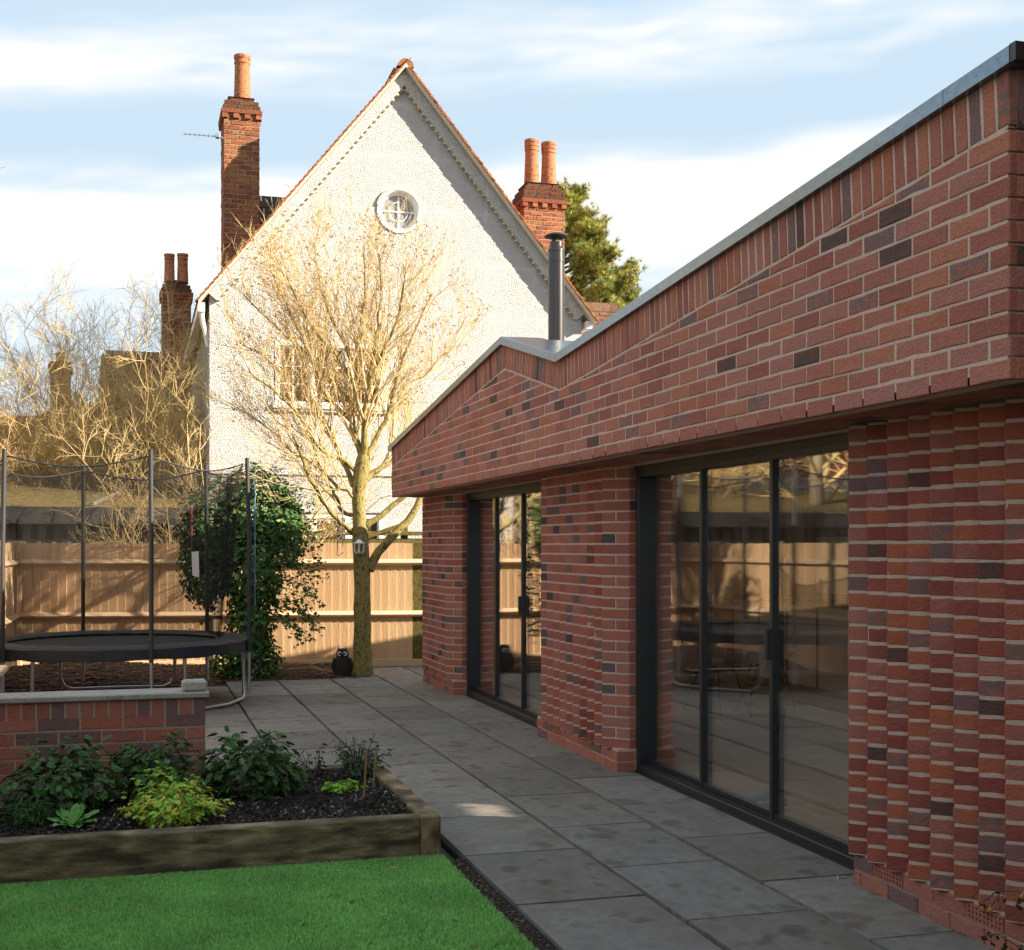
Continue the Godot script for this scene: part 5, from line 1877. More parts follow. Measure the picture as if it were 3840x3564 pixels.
func ivy() -> void:
	rng.seed = 606
	var t := node("ivy_covered_stump", null, Vector3(1.30, 0, -15.55))
	tag(t, "dense green ivy over an old stump, between the trampoline and the bare tree", "ivy")
	var st := MB.new()
	st.tube([Vector3(0.05, 0, 0), Vector3(0.0, 0.8, 0), Vector3(-0.05, 1.6, 0.05), Vector3(0.05, 2.3, 0)], [0.10, 0.08, 0.07, 0.03], 9)
	for k in 26:
		var a := rng.randf() * TAU
		var p := Vector3(cos(a) * 0.12, 0.0, sin(a) * 0.12)
		var path := [p]
		for i in 6:
			p += Vector3(rng.randf_range(-0.12, 0.12), rng.randf_range(0.2, 0.42), rng.randf_range(-0.1, 0.1))
			path.append(p)
		st.col = Color(0.16, 0.11, 0.07)
		st.tube(path, [0.012, 0.011, 0.010, 0.008, 0.007, 0.005, 0.004], 4, false)
	# drooping runners
	var run := []
	for k in 44:
		var y := rng.randf_range(0.7, 2.35)
		var a := rng.randf_range(-0.9, 1.0) if rng.randf() < 0.75 else rng.randf_range(2.3, 3.6)
		var p := Vector3(cos(a) * 0.32 * (1 if y > 0.8 else 0.7), y, sin(a) * 0.3 + 0.1)
		var path := [p]
		var d := Vector3(cos(a), 0.35, sin(a) * 0.5 + 0.15)
		for i in 6:
			d.y -= 0.28
			p += d.normalized() * rng.randf_range(0.07, 0.12)
			path.append(p)
		st.col = Color(0.12, 0.10, 0.05)
		st.tube(path, [0.004, 0.004, 0.003, 0.003, 0.003, 0.002, 0.002], 3, false)
		run.append(path)
	put("stem", st, M.twig, t)
	var xs := []
	var cs := []
	var nz := noise(91, 1.6, 3)
	var leafcol := func(sunny: bool) -> Color:
		var g := rng.randf_range(0.6, 1.35)
		if rng.randf() < 0.14: return Color(0.22 * g, 0.28 * g, 0.06 * g)
		return Color(0.065 * g, 0.15 * g, 0.045 * g)
	var lobes := [[Vector3(0.08, 1.95, 0.0), Vector3(0.44, 0.55, 0.34)], [Vector3(0.02, 1.35, 0.05), Vector3(0.36, 0.62, 0.34)], [Vector3(0.0, 0.65, 0.05), Vector3(0.27, 0.55, 0.27)], [Vector3(0.02, 0.2, 0.02), Vector3(0.33, 0.28, 0.3)], [Vector3(-0.42, 1.75, 0.0), Vector3(0.40, 0.55, 0.32)], [Vector3(-0.50, 1.30, 0.05), Vector3(0.30, 0.45, 0.28)], [Vector3(0.40, 1.70, 0.05), Vector3(0.22, 0.42, 0.24)], [Vector3(-0.18, 0.18, 0.1), Vector3(0.3, 0.2, 0.22)]]
	for l in lobes:
		var c: Vector3 = l[0]
		var r: Vector3 = l[1]
		var cnt := int(5200 * r.x * r.y * 2.2)
		for k in cnt:
			var d := Vector3(rng.randfn(), rng.randfn(), rng.randfn()).normalized()
			var p := c + d * r * (0.72 + 0.36 * rng.randf())
			if nz.get_noise_3dv(p * 1.3) < -0.22 and rng.randf() < 0.8: continue
			p += Vector3(rng.randf_range(-1, 1), rng.randf_range(-1, 1), rng.randf_range(-1, 1)) * 0.04
			if p.y < 0.02: continue
			var nrm := (d + Vector3(0, 0.6, 0) + Vector3(rng.randf_range(-1, 1), rng.randf_range(-1, 1), rng.randf_range(-1, 1)) * 0.55).normalized()
			var fw := nrm.cross(Vector3(rng.randf_range(-1, 1), 0.2, rng.randf_range(-1, 1))).normalized()
			fw = (fw + Vector3(0, -0.5, 0)).normalized()
			var rt := nrm.cross(fw).normalized()
			fw = rt.cross(nrm).normalized()
			xs.append(Transform3D(Basis(rt, nrm, fw) * rng.randf_range(0.75, 1.5), p))
			cs.append(leafcol.call(true))
	for path in run:
		for i in path.size():
			for j in 5:
				var p: Vector3 = path[i] + Vector3(rng.randf_range(-1, 1), rng.randf_range(-1, 1), rng.randf_range(-1, 1)) * 0.05
				xs.append(Transform3D(Basis.from_euler(Vector3(rng.randf_range(0.2, 1.4), rng.randf() * TAU, 0)) * rng.randf_range(0.6, 1.2), p))
				cs.append(leafcol.call(true))
	kind(many("leaves", ivy_leaf(), M.leaf, xs, cs, t), "stuff")

# ---------------------------------------------------------------- planting
func lobed_leaf(w: float, l: float, lobes: int) -> ArrayMesh:
	var m := MB.new()
	var o := [Vector3.ZERO]
	for s in [-1.0, 1.0]:
		var part := []
		for k in lobes:
			var t := (k + 0.6) / lobes
			part.append(Vector3(s * w * sin(PI * (0.15 + 0.75 * t)), 0.0, l * (t - 0.05)))
			part.append(Vector3(s * w * 0.45 * sin(PI * (0.15 + 0.75 * t)), -0.002, l * (t + 0.28 / lobes)))
		if s < 0:
			for q in part: o.append(q)
			o.append(Vector3(0, -0.006, l))
		else:
			part.reverse()
			for q in part: o.append(q)
	var c := Vector3(0, 0.003, l * 0.4)
	for i in o.size():
		m.tri(c, o[(i + 1) % o.size()], o[i])
	return m.mesh()

func mound(called: String, label: String, at: Vector3, r: Vector3, count: int, leaf: Mesh, cols: Array, stems: int, stem_col: Color, size := 1.0, up := 0.5, shell := 0.35) -> Node3D:
	var t := node(called, null, at)
	tag(t, label, "plant")
	var st := MB.new()
	var xs := []
	var cs := []
	var nz := noise(int(at.x * 100) + 7, 9.0, 2)
	for k in stems:
		var a := rng.randf() * TAU
		var e := Vector3(cos(a) * r.x * rng.randf_range(0.2, 0.95), r.y * rng.randf_range(0.5, 1.0), sin(a) * r.z * rng.randf_range(0.2, 0.95))
		e.y *= sqrt(clampf(1.05 - pow(Vector2(e.x / r.x, e.z / r.z).length(), 2.0), 0.1, 1.0))
		var b := Vector3(cos(a) * 0.03, 0, sin(a) * 0.03)
		var k2 := rng.randf_range(0.7, 1.2)
		st.col = stem_col * k2
		st.tube([b, b.lerp(e, 0.5) + Vector3(0, 0.03, 0), e], [0.0045, 0.0035, 0.002], 4, false)
		for q in int(float(count) / stems):
			var s := 0.25 + 0.8 * rng.randf()
			var p := b.lerp(e, s) + Vector3(rng.randf_range(-1, 1), rng.randf_range(-0.6, 0.8), rng.randf_range(-1, 1)) * shell * r.x * 0.5
			if p.y < 0.005: p.y = 0.01 + rng.randf() * 0.03
			if nz.get_noise_3dv(p) < -0.3: continue
			var out := (p / r + Vector3(0, up, 0)).normalized()
			out = (out + Vector3(rng.randf_range(-1, 1), rng.randf_range(-0.6, 1), rng.randf_range(-1, 1)) * 0.7).normalized()
			var fw := (Vector3(p.x, -0.04, p.z).normalized() + Vector3(rng.randf_range(-1, 1), rng.randf_range(-0.5, 0.5), rng.randf_range(-1, 1)) * 0.8)
			var rt := out.cross(fw).normalized()
			fw = rt.cross(out).normalized()
			xs.append(Transform3D(Basis(rt, out, fw) * (rng.randf_range(0.6, 1.25) * size), p))
			var c: Color = cols[rng.randi() % cols.size()]
			cs.append(c * rng.randf_range(0.7, 1.25))
	put("stems", st, M.twig, t)
	kind(many("leaves", leaf, M.leaf, xs, cs, t), "stuff")
	return t

func planter() -> void:
	rng.seed = 707
	var p := node("raised_planter", null, Vector3(0, 0, 0))
	tag(p, "low raised bed edged with weathered timber sleepers, beside the artificial lawn", "planter")
	var m := MB.new()
	m.cbox(Vector3(-1.47, -0.03, -6.435), Vector3(1.362, 0.200, -6.335), 0.008)
	put("front_sleeper", m, M.sleeper, p)
	m = MB.new()
	m.cbox(Vector3(1.365, -0.03, -8.02), Vector3(1.468, 0.203, -6.333), 0.008)
	put("side_sleeper", m, M.sleeper_top, p)
	m = MB.new()
	m.cbox(Vector3(0.40, -0.03, -8.02), Vector3(1.362, 0.198, -7.92), 0.008)
	put("rear_sleeper", m, M.sleeper, p)
	# crumbly soil with woodchip and small stones
	var s := MB.new()
	var nz := noise(95, 1.7, 4)
	var f := func(i: int, j: int) -> Vector3:
		var x := -1.46 + 2.83 * i / 70.0
		var z := -7.93 + 1.50 * j / 44.0
		return Vector3(x, 0.165 + 0.022 * nz.get_noise_2d(x * 4.0, z * 4.0) + 0.012 * nz.get_noise_2d(x * 17.0, z * 17.0), z)
	for i in 70:
		for j in 44:
			s.quad(f.call(i, j), f.call(i, j + 1), f.call(i + 1, j + 1), f.call(i + 1, j))
	kind(put("soil", s, M.soil), "structure")
	var cl := MB.new()
	cl.prism(PackedVector2Array([Vector2(-0.009, -0.006), Vector2(0.010, -0.005), Vector2(0.006, 0.008), Vector2(-0.006, 0.006)]), 0.010, 0.003, 0.001, rng, Transform3D(), 0.0)
	var xs := []
	var cs := []
	for k in 9000:
		var x := rng.randf_range(-1.4, 1.36)
		var z := -6.44 - 1.46 * pow(rng.randf(), 1.2)
		xs.append(Transform3D(Basis.from_euler(Vector3(rng.randf() * 6, rng.randf() * 6, rng.randf() * 6)) * rng.randf_range(0.25, 1.15), Vector3(x, 0.171 + rng.randf_range(-0.006, 0.008) + 0.02 * nz.get_noise_2d(x * 4.0, z * 4.0), z)))
		var r := rng.randf()
		var g := rng.randf_range(0.6, 1.3)
		cs.append(Color(0.035, 0.027, 0.022) * g if r < 0.78 else (Color(0.13, 0.085, 0.055) * g if r < 0.93 else Color(0.30, 0.27, 0.24) * g))
	kind(many("soil_crumbs", cl.mesh(), M.twig, xs, cs), "stuff")
	# planting
	var feather := lobed_leaf(0.020, 0.050, 4)
	var broad := lobed_leaf(0.016, 0.034, 2)
	var fine := lobed_leaf(0.010, 0.030, 3)
	var dk := [Color(0.05, 0.135, 0.028), Color(0.07, 0.16, 0.036), Color(0.085, 0.14, 0.06), Color(0.09, 0.10, 0.06)]
	var lt := [Color(0.26, 0.48, 0.05), Color(0.32, 0.52, 0.08), Color(0.20, 0.42, 0.05), Color(0.42, 0.44, 0.06)]
	mound("leafy_plant", "largest dark green leafy mound, left in the raised bed before the low brick wall", Vector3(-0.38, 0.165, -7.10), Vector3(0.36, 0.40, 0.30), 2300, feather, dk, 60, Color(0.10, 0.06, 0.04))
	mound("leafy_plant", "dark green mound half hidden behind the upper yellow green plant, against the brick wall", Vector3(0.10, 0.165, -7.30), Vector3(0.26, 0.38, 0.16), 1100, feather, dk, 34, Color(0.12, 0.06, 0.05))
	mound("leafy_plant", "tall dark green leafy plant standing between the yellow green plants and the bamboo stakes", Vector3(0.62, 0.165, -7.28), Vector3(0.30, 0.39, 0.26), 2000, feather, dk, 52, Color(0.10, 0.08, 0.04))
	mound("spiky_plant", "low dark spiky plant at the left foot of the largest dark mound", Vector3(-0.50, 0.165, -6.86), Vector3(0.20, 0.12, 0.11), 900, lobed_leaf(0.004, 0.045, 1), [Color(0.035, 0.09, 0.025), Color(0.05, 0.11, 0.03)], 30, Color(0.05, 0.08, 0.03), 1.0, 0.9)
	mound("yellow_green_plant", "upper of the two loose yellow green plants, touching the dark mounds", Vector3(0.17, 0.165, -7.02), Vector3(0.20, 0.25, 0.15), 750, broad, lt, 34, Color(0.16, 0.24, 0.05), 1.1)
	mound("yellow_green_plant", "lower sprawling yellow green plant just behind the front sleeper", Vector3(0.17, 0.165, -6.66), Vector3(0.29, 0.19, 0.17), 1250, broad, lt + [Color(0.55, 0.44, 0.05)], 60, Color(0.25, 0.27, 0.09), 1.05)
	mound("shrub", "small grey green shrub in the far right corner of the raised bed", Vector3(1.27, 0.165, -7.72), Vector3(0.20, 0.28, 0.16), 560, fine, [Color(0.07, 0.12, 0.05), Color(0.09, 0.14, 0.06), Color(0.05, 0.08, 0.05)], 44, Color(0.12, 0.09, 0.06))
	mound("shrub", "thin purple leaved sprig between the tall dark plant and the grey green shrub", Vector3(1.02, 0.165, -7.72), Vector3(0.09, 0.27, 0.07), 90, fine, [Color(0.035, 0.028, 0.035), Color(0.05, 0.035, 0.04)], 7, Color(0.08, 0.05, 0.04), 1.1)
	mound("lettuce", "small bright lime green salad plant beside the bamboo stake", Vector3(1.12, 0.165, -7.30), Vector3(0.13, 0.06, 0.09), 260, broad, [Color(0.22, 0.42, 0.03), Color(0.26, 0.48, 0.04)], 20, Color(0.2, 0.3, 0.06), 0.9, 1.2)
	# rosette of broad leaves
	var ro := node("leafy_rosette", null, Vector3(-0.30, 0.168, -6.74))
	tag(ro, "low rosette of broad bright green leaves by the front sleeper on the left", "plant")
	var lc := mat(lin(0.16, 0.42, 0.09), 0.6, T.soft, 9.0)
	lc.backlight_enabled = true
	lc.backlight = Color(0.3, 0.3, 0.3)
	var lv := [[0.3, 0.5, 0.15], [1.2, 0.9, 0.13], [2.2, 0.55, 0.14], [3.0, 0.35, 0.13], [3.9, 0.25, 0.12], [5.0, 0.2, 0.11], [5.8, 0.3, 0.13], [0.8, 1.1, 0.10]]
	for l in lv:
		var b := MB.new()
		var L: float = l[2]
		var n := 8
		var f2 := func(i: int, s: float) -> Vector3:
			var t := float(i) / n
			var w := 0.038 * pow(sin(PI * clampf(t * 0.92 + 0.04, 0, 1)), 0.7) * (0.5 + 0.8 * t)
			var y := sin(l[1]) * L * t - 0.10 * t * t * L + (0.012 * absf(s) if s != 0 else 0.0) + 0.004 * sin(t * 21.0) * s
			return Vector3(cos(l[1]) * L * t, y, s * w)
		for i in n:
			for hs in [[-1.0, 0.0], [0.0, 1.0]]:
				b.quad(f2.call(i, hs[1]), f2.call(i + 1, hs[1]), f2.call(i + 1, hs[0]), f2.call(i, hs[0]))
		put("broad_leaf", b, lc, ro, Transform3D(Basis(Vector3.UP, l[0]), Vector3.ZERO))
	var k2 := 0
	for s2 in [[Vector3(1.201, 0.14, -7.057), Vector3(1.216, 0.427, -7.053), "nearer bamboo stake, beside the lime green salad plant"], [Vector3(1.314, 0.14, -7.411), Vector3(1.337, 0.388, -7.404), "further bamboo stake, in front of the grey green shrub"]]:
		var b := MB.new()
		var a: Vector3 = s2[0]
		var e: Vector3 = s2[1]
		b.tube([a, a.lerp(e, 0.48), a.lerp(e, 0.5), a.lerp(e, 0.52), e], [0.007, 0.0065, 0.008, 0.0065, 0.006], 8)
		tag(put("bamboo_stake", b, mat(lin(0.36, 0.23, 0.10), 0.6, T.soft, 12.0)), s2[2], "stake", "bamboo stakes in the raised bed")

func garden_wall() -> void:
	rng.seed = 808
	var w := node("low_brick_wall")
	tag(w, "low red brick wall with a pale coping slab, behind the raised bed on the left", "wall")
	var zf := -7.50
	var xr := 0.375
	var m := MB.new()
	m.box(Vector3(-1.46, 0.0, zf - 0.22), Vector3(xr - 0.004, 0.695, zf - 0.0035))
	put("mortar_bed", m, M.mortar_old, w)
	for k in 8:
		var y := 0.02 + 0.0745 * k
		var x := xr - (0.0 if k % 2 else -0.1125)
		while x > -1.4:
			var b := minf(x, xr)
			var a := x - 0.215
			var bm := MB.new()
			bm.prism(rect(0, 0, b - a, 0.0645), 0.06, 0.004, 0.0018, rng, Transform3D())
			put("brick", bm, M.bricks[rng.randi() % 6] if rng.randf() < 0.8 else M.burnt[3], w, Transform3D(Basis(), Vector3(a, y, zf)))
			x -= 0.225
	var x := xr
	while x > -1.4:
		var bm := MB.new()
		bm.prism(rect(0, 0, 0.064, 0.092), 0.2, 0.004, 0.0018, rng, Transform3D())
		put("header_brick", bm, M.bricks[rng.randi() % 6] if rng.randf() < 0.8 else M.burnt[3], w, Transform3D(Basis(), Vector3(x - 0.064, 0.602, zf)))
		x -= 0.0755
	var side := MB.new()
	for k in 9:
		side.col = brick_col()
		side.prism(rect(0, 0, 0.20, 0.064), 0.05, 0.004, 0.0018, rng, Transform3D(Basis(Vector3(0, 0, -1), Vector3.UP, Vector3(1, 0, 0)), Vector3(xr + 0.0, 0.02 + 0.0745 * k, zf - 0.015)))
	put("end_bricks", side, M.brick_v, w)
	var c := MB.new()
	c.cbox(Vector3(-1.46, 0.698, zf - 0.26), Vector3(xr + 0.022, 0.730, zf + 0.022), 0.006)
	put("coping_slab", c, mat(lin(0.52, 0.49, 0.45), 0.8, T.stone, 1.2, T.stone_h, 0.3), w)
	var t := MB.new()
	t.cbox(Vector3(-0.068, 0.0, -0.06), Vector3(0.068, 0.062, 0.05), 0.012)
	tag(put("stone_block", t, mat(lin(0.62, 0.58, 0.52), 0.7, T.stone, 2.6, T.stone_h, 0.3), null, Transform3D(Basis(Vector3.UP, 0.08), Vector3(0.318, 0.7315, zf - 0.06))), "pale veined stone offcut lying on the right end of the low wall coping", "stone")

# ---------------------------------------------------------------- trampoline and small things
func trampoline() -> void:
	rng.seed = 909
	var t := node("trampoline", null, Vector3(-0.21, 0, -13.44))
	tag(t, "round black trampoline with dark safety net on six foam covered poles, left of the ivy", "trampoline")
	var y := 0.62
	var yaw := deg_to_rad(-YAW)
	var at := func(deg: float, r: float, h: float) -> Vector3:
		# angle measured from the side that faces the patio
		var a := deg_to_rad(deg)
		return Basis(Vector3.UP, yaw) * Vector3(sin(a) * r, h, cos(a) * r)
	var m := MB.new()
	var n := 64
	for k in n:
		var a0 := 360.0 * k / n
		var a1 := 360.0 * (k + 1) / n
		var q := func(a: float, r: float) -> Vector3:
			return at.call(a, r, y - 0.02 - 0.035 * (1.0 - pow(r / 1.02, 2.0)))
		for i in 5:
			m.quad(q.call(a0, 1.03 * i / 5.0), q.call(a0, 1.03 * (i + 1) / 5.0), q.call(a1, 1.03 * (i + 1) / 5.0), q.call(a1, 1.03 * i / 5.0))
	put("jumping_mat", m, M.mat_mesh, t)
	# leaves and a pale print on the mat
	var pr := MB.new()
	for k in 9:
		var x := -0.20 + 0.055 * k
		pr.quad(Vector3(x, y - 0.05, 0.44 - 0.01 * k), Vector3(x + 0.04, y - 0.05, 0.45 - 0.012 * k), Vector3(x + 0.05, y - 0.05, 0.36 - 0.012 * k), Vector3(x + 0.012, y - 0.05, 0.38 - 0.01 * k))
	put("printed_mark", pr, mat(lin(0.45, 0.45, 0.46), 0.7), t)
	var pad := MB.new()
	var prof := [Vector2(1.0, 0.0), Vector2(1.04, 0.022), Vector2(1.16, 0.030), Vector2(1.28, 0.022), Vector2(1.315, 0.0), Vector2(1.318, -0.10), Vector2(1.30, -0.105)]
	var nz := noise(99, 0.9, 3)
	for k in 96:
		var a0 := 360.0 * k / 96
		var a1 := 360.0 * (k + 1) / 96
		var f := func(a: float, p: Vector2) -> Vector3:
			var w := nz.get_noise_2d(cos(deg_to_rad(a)) * 4.0, sin(deg_to_rad(a)) * 4.0)
			var hang := 1.0 + (0.28 * w if p.y < -0.05 else 0.0)
			return at.call(a, p.x + (0.012 * w if p.y < 0 else 0.0), y + p.y * hang + 0.008 * w)
		for i in prof.size() - 1:
			pad.quad(f.call(a0, prof[i]), f.call(a0, prof[i + 1]), f.call(a1, prof[i + 1]), f.call(a1, prof[i]))
	put("edge_pad", pad, M.pad, t)
	var fr := MB.new()
	var ring := []
	var rr := []
	for k in 65:
		ring.append(at.call(360.0 * k / 64, 1.25, y - 0.05))
		rr.append(0.021)
	fr.tube(ring, rr, 8, false)
	put("frame_ring", fr, M.steel, t)
	# three U shaped legs
	for a in [75.0, 195.0, 315.0]:
		var l := MB.new()
		var p := [at.call(a - 28, 1.25, y - 0.06), at.call(a - 28, 1.26, 0.16), at.call(a - 26, 1.26, 0.06), at.call(a - 22, 1.25, 0.022), at.call(a, 1.24, 0.02), at.call(a + 22, 1.25, 0.022), at.call(a + 26, 1.26, 0.06), at.call(a + 28, 1.26, 0.16), at.call(a + 28, 1.25, y - 0.06)]
		l.tube(p, [0.019, 0.019, 0.019, 0.019, 0.019, 0.019, 0.019, 0.019, 0.019], 10)
		put("leg", l, M.steel, t)
	var angles := [31.0, 91.0, 151.0, 211.0, 271.0, 331.0]
	for a in angles:
		var p := MB.new()
		var lean := 0.02
		p.tube([at.call(a, 1.335, 0.50), at.call(a, 1.335, 1.5), at.call(a, 1.335 - lean, 2.42)], [0.021, 0.021, 0.021], 10)
		p.lathe(at.call(a, 1.335 - lean, 2.415), [Vector2(0.023, 0), Vector2(0.023, 0.012), Vector2(0.0, 0.018)], 10)
		put("net_pole", p, M.pole, t)
		var s := MB.new()
		s.tube([at.call(a, 1.335, 0.10), at.call(a, 1.335, 0.50)], [0.018, 0.018], 10)
		s.tube([at.call(a, 1.30, 0.24), at.call(a, 1.37, 0.24)], [0.006, 0.006], 6)
		s.tube([at.call(a, 1.28, 0.46), at.call(a, 1.35, 0.46)], [0.012, 0.012], 6)
		put("pole_socket", s, M.steel, t)
	# net: hangs inside the poles and dips between them at the top
	var net := MB.new()
	for k in 96:
		var f := func(i: int, h: int) -> Vector3:
			var a := 31.0 + 360.0 * i / 96.0
			var s := absf(sin(PI * (i % 16) / 16.0))
			var hh := float(h) / 8.0
			var r := lerpf(1.06, 1.27 - 0.10 * s, pow(hh, 0.8))
			var yy := lerpf(y + 0.01, 2.37 - 0.10 * s, hh)
			return at.call(a, r + 0.01 * sin(i * 1.7), yy)
		for h in 8:
			net.quad(f.call(k, h), f.call(k + 1, h), f.call(k + 1, h + 1), f.call(k, h + 1))
	# an overlapping flap at the entrance, on the right
	for k in 14:
		var f := func(i: int, h: int) -> Vector3:
			var hh := float(h) / 8.0
			return at.call(97.0 + 2.2 * i, lerpf(1.02, 1.14, hh) + 0.02 * sin(i * 2.1), lerpf(y + 0.01, 2.25, hh))
		for h in 8:
			net.quad(f.call(k, h), f.call(k + 1, h), f.call(k + 1, h + 1), f.call(k, h + 1))
	put("safety_net", net, M.net, t)
	var hem := MB.new()
	var hp := []
	var hr := []
	for i in 97:
		var s := absf(sin(PI * (i % 16) / 16.0))
		hp.append(at.call(31.0 + 360.0 * i / 96.0, 1.27 - 0.10 * s, 2.37 - 0.10 * s))
		hr.append(0.008)
	hem.tube(hp, hr, 5, false)
	put("net_hem", hem, M.pole, t)
	var lb := MB.new()
	lb.quad(at.call(152, 1.13, 1.24), at.call(147, 1.13, 1.22), at.call(148, 1.14, 1.50), at.call(153, 1.14, 1.49))
	put("white_label", lb, M.white, t)

func beds() -> void:
	rng.seed = 111
	var nz := noise(101, 0.9, 4)
	var m := MB.new()
	var f := func(i: int, j: int) -> Vector3:
		var x := -1.5 + 4.25 * i / 60.0
		var zf := -15.2 if x > 0.9 else -14.76
		if x > 2.55: zf = lerpf(-15.2, -16.3, (x - 2.55) / 0.2)
		var zb := -17.66 + (x + 1.5) * 0.18
		var t := j / 20.0
		var z := lerpf(zf, zb, t)
		var hump := 0.16 * exp(-pow((x + 0.6) / 0.9, 2.0)) * sin(PI * clampf(t, 0, 1)) 
		return Vector3(x, -0.01 + (0.03 + hump) * smoothstep(0.0, 0.15, t) + 0.02 * nz.get_noise_2d(x * 5, z * 5), z)
	for i in 60:
		for j in 20:
			m.quad(f.call(i, j + 1), f.call(i, j), f.call(i + 1, j), f.call(i + 1, j + 1))
	kind(put("mulch_bed", m, M.mulch), "structure")
	var chip := MB.new()
	chip.prism(PackedVector2Array([Vector2(-0.022, -0.007), Vector2(0.024, -0.009), Vector2(0.018, 0.008), Vector2(-0.020, 0.010)]), 0.008, 0.002, 0.002, rng, Transform3D(), 0.0)
	var xs := []
	var cs := []
	for k in 7000:
		var i := rng.randf() * 60.0
		var j := pow(rng.randf(), 1.4) * 20.0
		var a: Vector3 = f.call(int(i), int(j))
		var b: Vector3 = f.call(mini(int(i) + 1, 60), mini(int(j) + 1, 20))
		var p := Vector3(lerpf(a.x, b.x, rng.randf()), maxf(a.y, b.y) + 0.004, lerpf(a.z, b.z, rng.randf()))
		var g := rng.randf_range(0.6, 1.4)
		xs.append(Transform3D(Basis.from_euler(Vector3(rng.randf_range(-2.0, -1.1), rng.randf() * TAU, rng.randf_range(-0.4, 0.4))) * rng.randf_range(0.5, 1.2), p))
		cs.append([Color(0.11, 0.055, 0.03), Color(0.06, 0.035, 0.022), Color(0.19, 0.10, 0.055)][rng.randi() % 3] * g)
	kind(many("bark_chips", chip.mesh(), M.twig, xs, cs), "stuff")
	# weeds under the trampoline at the foot of the fence
	mound("weed", "small bright weed at the foot of the back fence, seen under the trampoline", Vector3(-0.95, 0.08, -16.9), Vector3(0.28, 0.2, 0.14), 240, lobed_leaf(0.02, 0.06, 2), [Color(0.14, 0.24, 0.04), Color(0.09, 0.16, 0.04)], 12, Color(0.15, 0.12, 0.06))
	var st := MB.new()
	st.tube([Vector3(1.75, 0.06, -15.75), Vector3(2.0, 0.10, -15.6), Vector3(2.25, 0.05, -15.45)], [0.012, 0.010, 0.006], 6)
	st.tube([Vector3(1.6, 0.12, -15.8), Vector3(2.0, 0.13, -15.7), Vector3(2.18, 0.06, -15.5)], [0.008, 0.006, 0.004], 5)
	st.col = Color(0.3, 0.2, 0.1)
	tag(put("fallen_branch", st, mat(lin(0.42, 0.28, 0.14), 0.9)), "thin pale fallen branch lying on the bark chips between the ivy and the owl", "branch")

func owl() -> void:
	var o := node("owl_ornament", null, Vector3(2.365, 0.0, -15.42))
	o.rotation.y = deg_to_rad(-9.0)
	tag(o, "small dark carved owl with white ringed eyes at the foot of the bare tree", "ornament")
	var b := MB.new()
	b.lathe(Vector3.ZERO, [Vector2(0.0, 0.0), Vector2(0.095, 0.0), Vector2(0.105, 0.03), Vector2(0.10, 0.09), Vector2(0.093, 0.15), Vector2(0.082, 0.20), Vector2(0.072, 0.235), Vector2(0.074, 0.27), Vector2(0.066, 0.305), Vector2(0.04, 0.328), Vector2(0.0, 0.335)], 18)
	for s in [-1.0, 1.0]:
		b.lathe(Vector3(s * 0.04, 0.315, 0.0), [Vector2(0.018, 0.0), Vector2(0.010, 0.018), Vector2(0.0, 0.032)], 8)
		b.tube([Vector3(s * 0.085, 0.215, 0.0), Vector3(s * 0.105, 0.13, 0.012), Vector3(s * 0.10, 0.05, 0.01)], [0.02, 0.03, 0.012], 8)
	put("body", b, mat(lin(0.035, 0.022, 0.015), 0.7, T.soft, 9.0, T.brick_h, 0.8), o)
	for s in [-1.0, 1.0]:
		var e := MB.new()
		var c := Vector3(s * 0.031, 0.272, 0.062)
		for k in 20:
			var a0 := TAU * k / 20.0
			var a1 := TAU * (k + 1) / 20.0
			var f := func(a: float, r: float, z: float) -> Vector3: return c + Vector3(cos(a) * r, sin(a) * r, z - absf(cos(a) * r + s * 0.031) * 0.2)
			e.quad(f.call(a0, 0.027, 0.0), f.call(a1, 0.027, 0.0), f.call(a1, 0.024, 0.012), f.call(a0, 0.024, 0.012))
			e.quad(f.call(a0, 0.024, 0.012), f.call(a1, 0.024, 0.012), f.call(a1, 0.013, 0.010), f.call(a0, 0.013, 0.010))
		put("eye_ring", e, M.white, o)
		var p := MB.new()
		p.lathe(c + Vector3(0, -0.009, 0.004), [Vector2(0.0, 0.0), Vector2(0.009, 0.004), Vector2(0.011, 0.009), Vector2(0.009, 0.014), Vector2(0.0, 0.018)], 10)
		put("pupil", p, M.dark, o)
	var bk := MB.new()
	bk.lathe(Vector3(0, 0.225, 0.075), [Vector2(0.0, 0.0), Vector2(0.008, 0.014), Vector2(0.011, 0.03), Vector2(0.0, 0.035)], 8)
	put("beak", bk, M.dark, o)

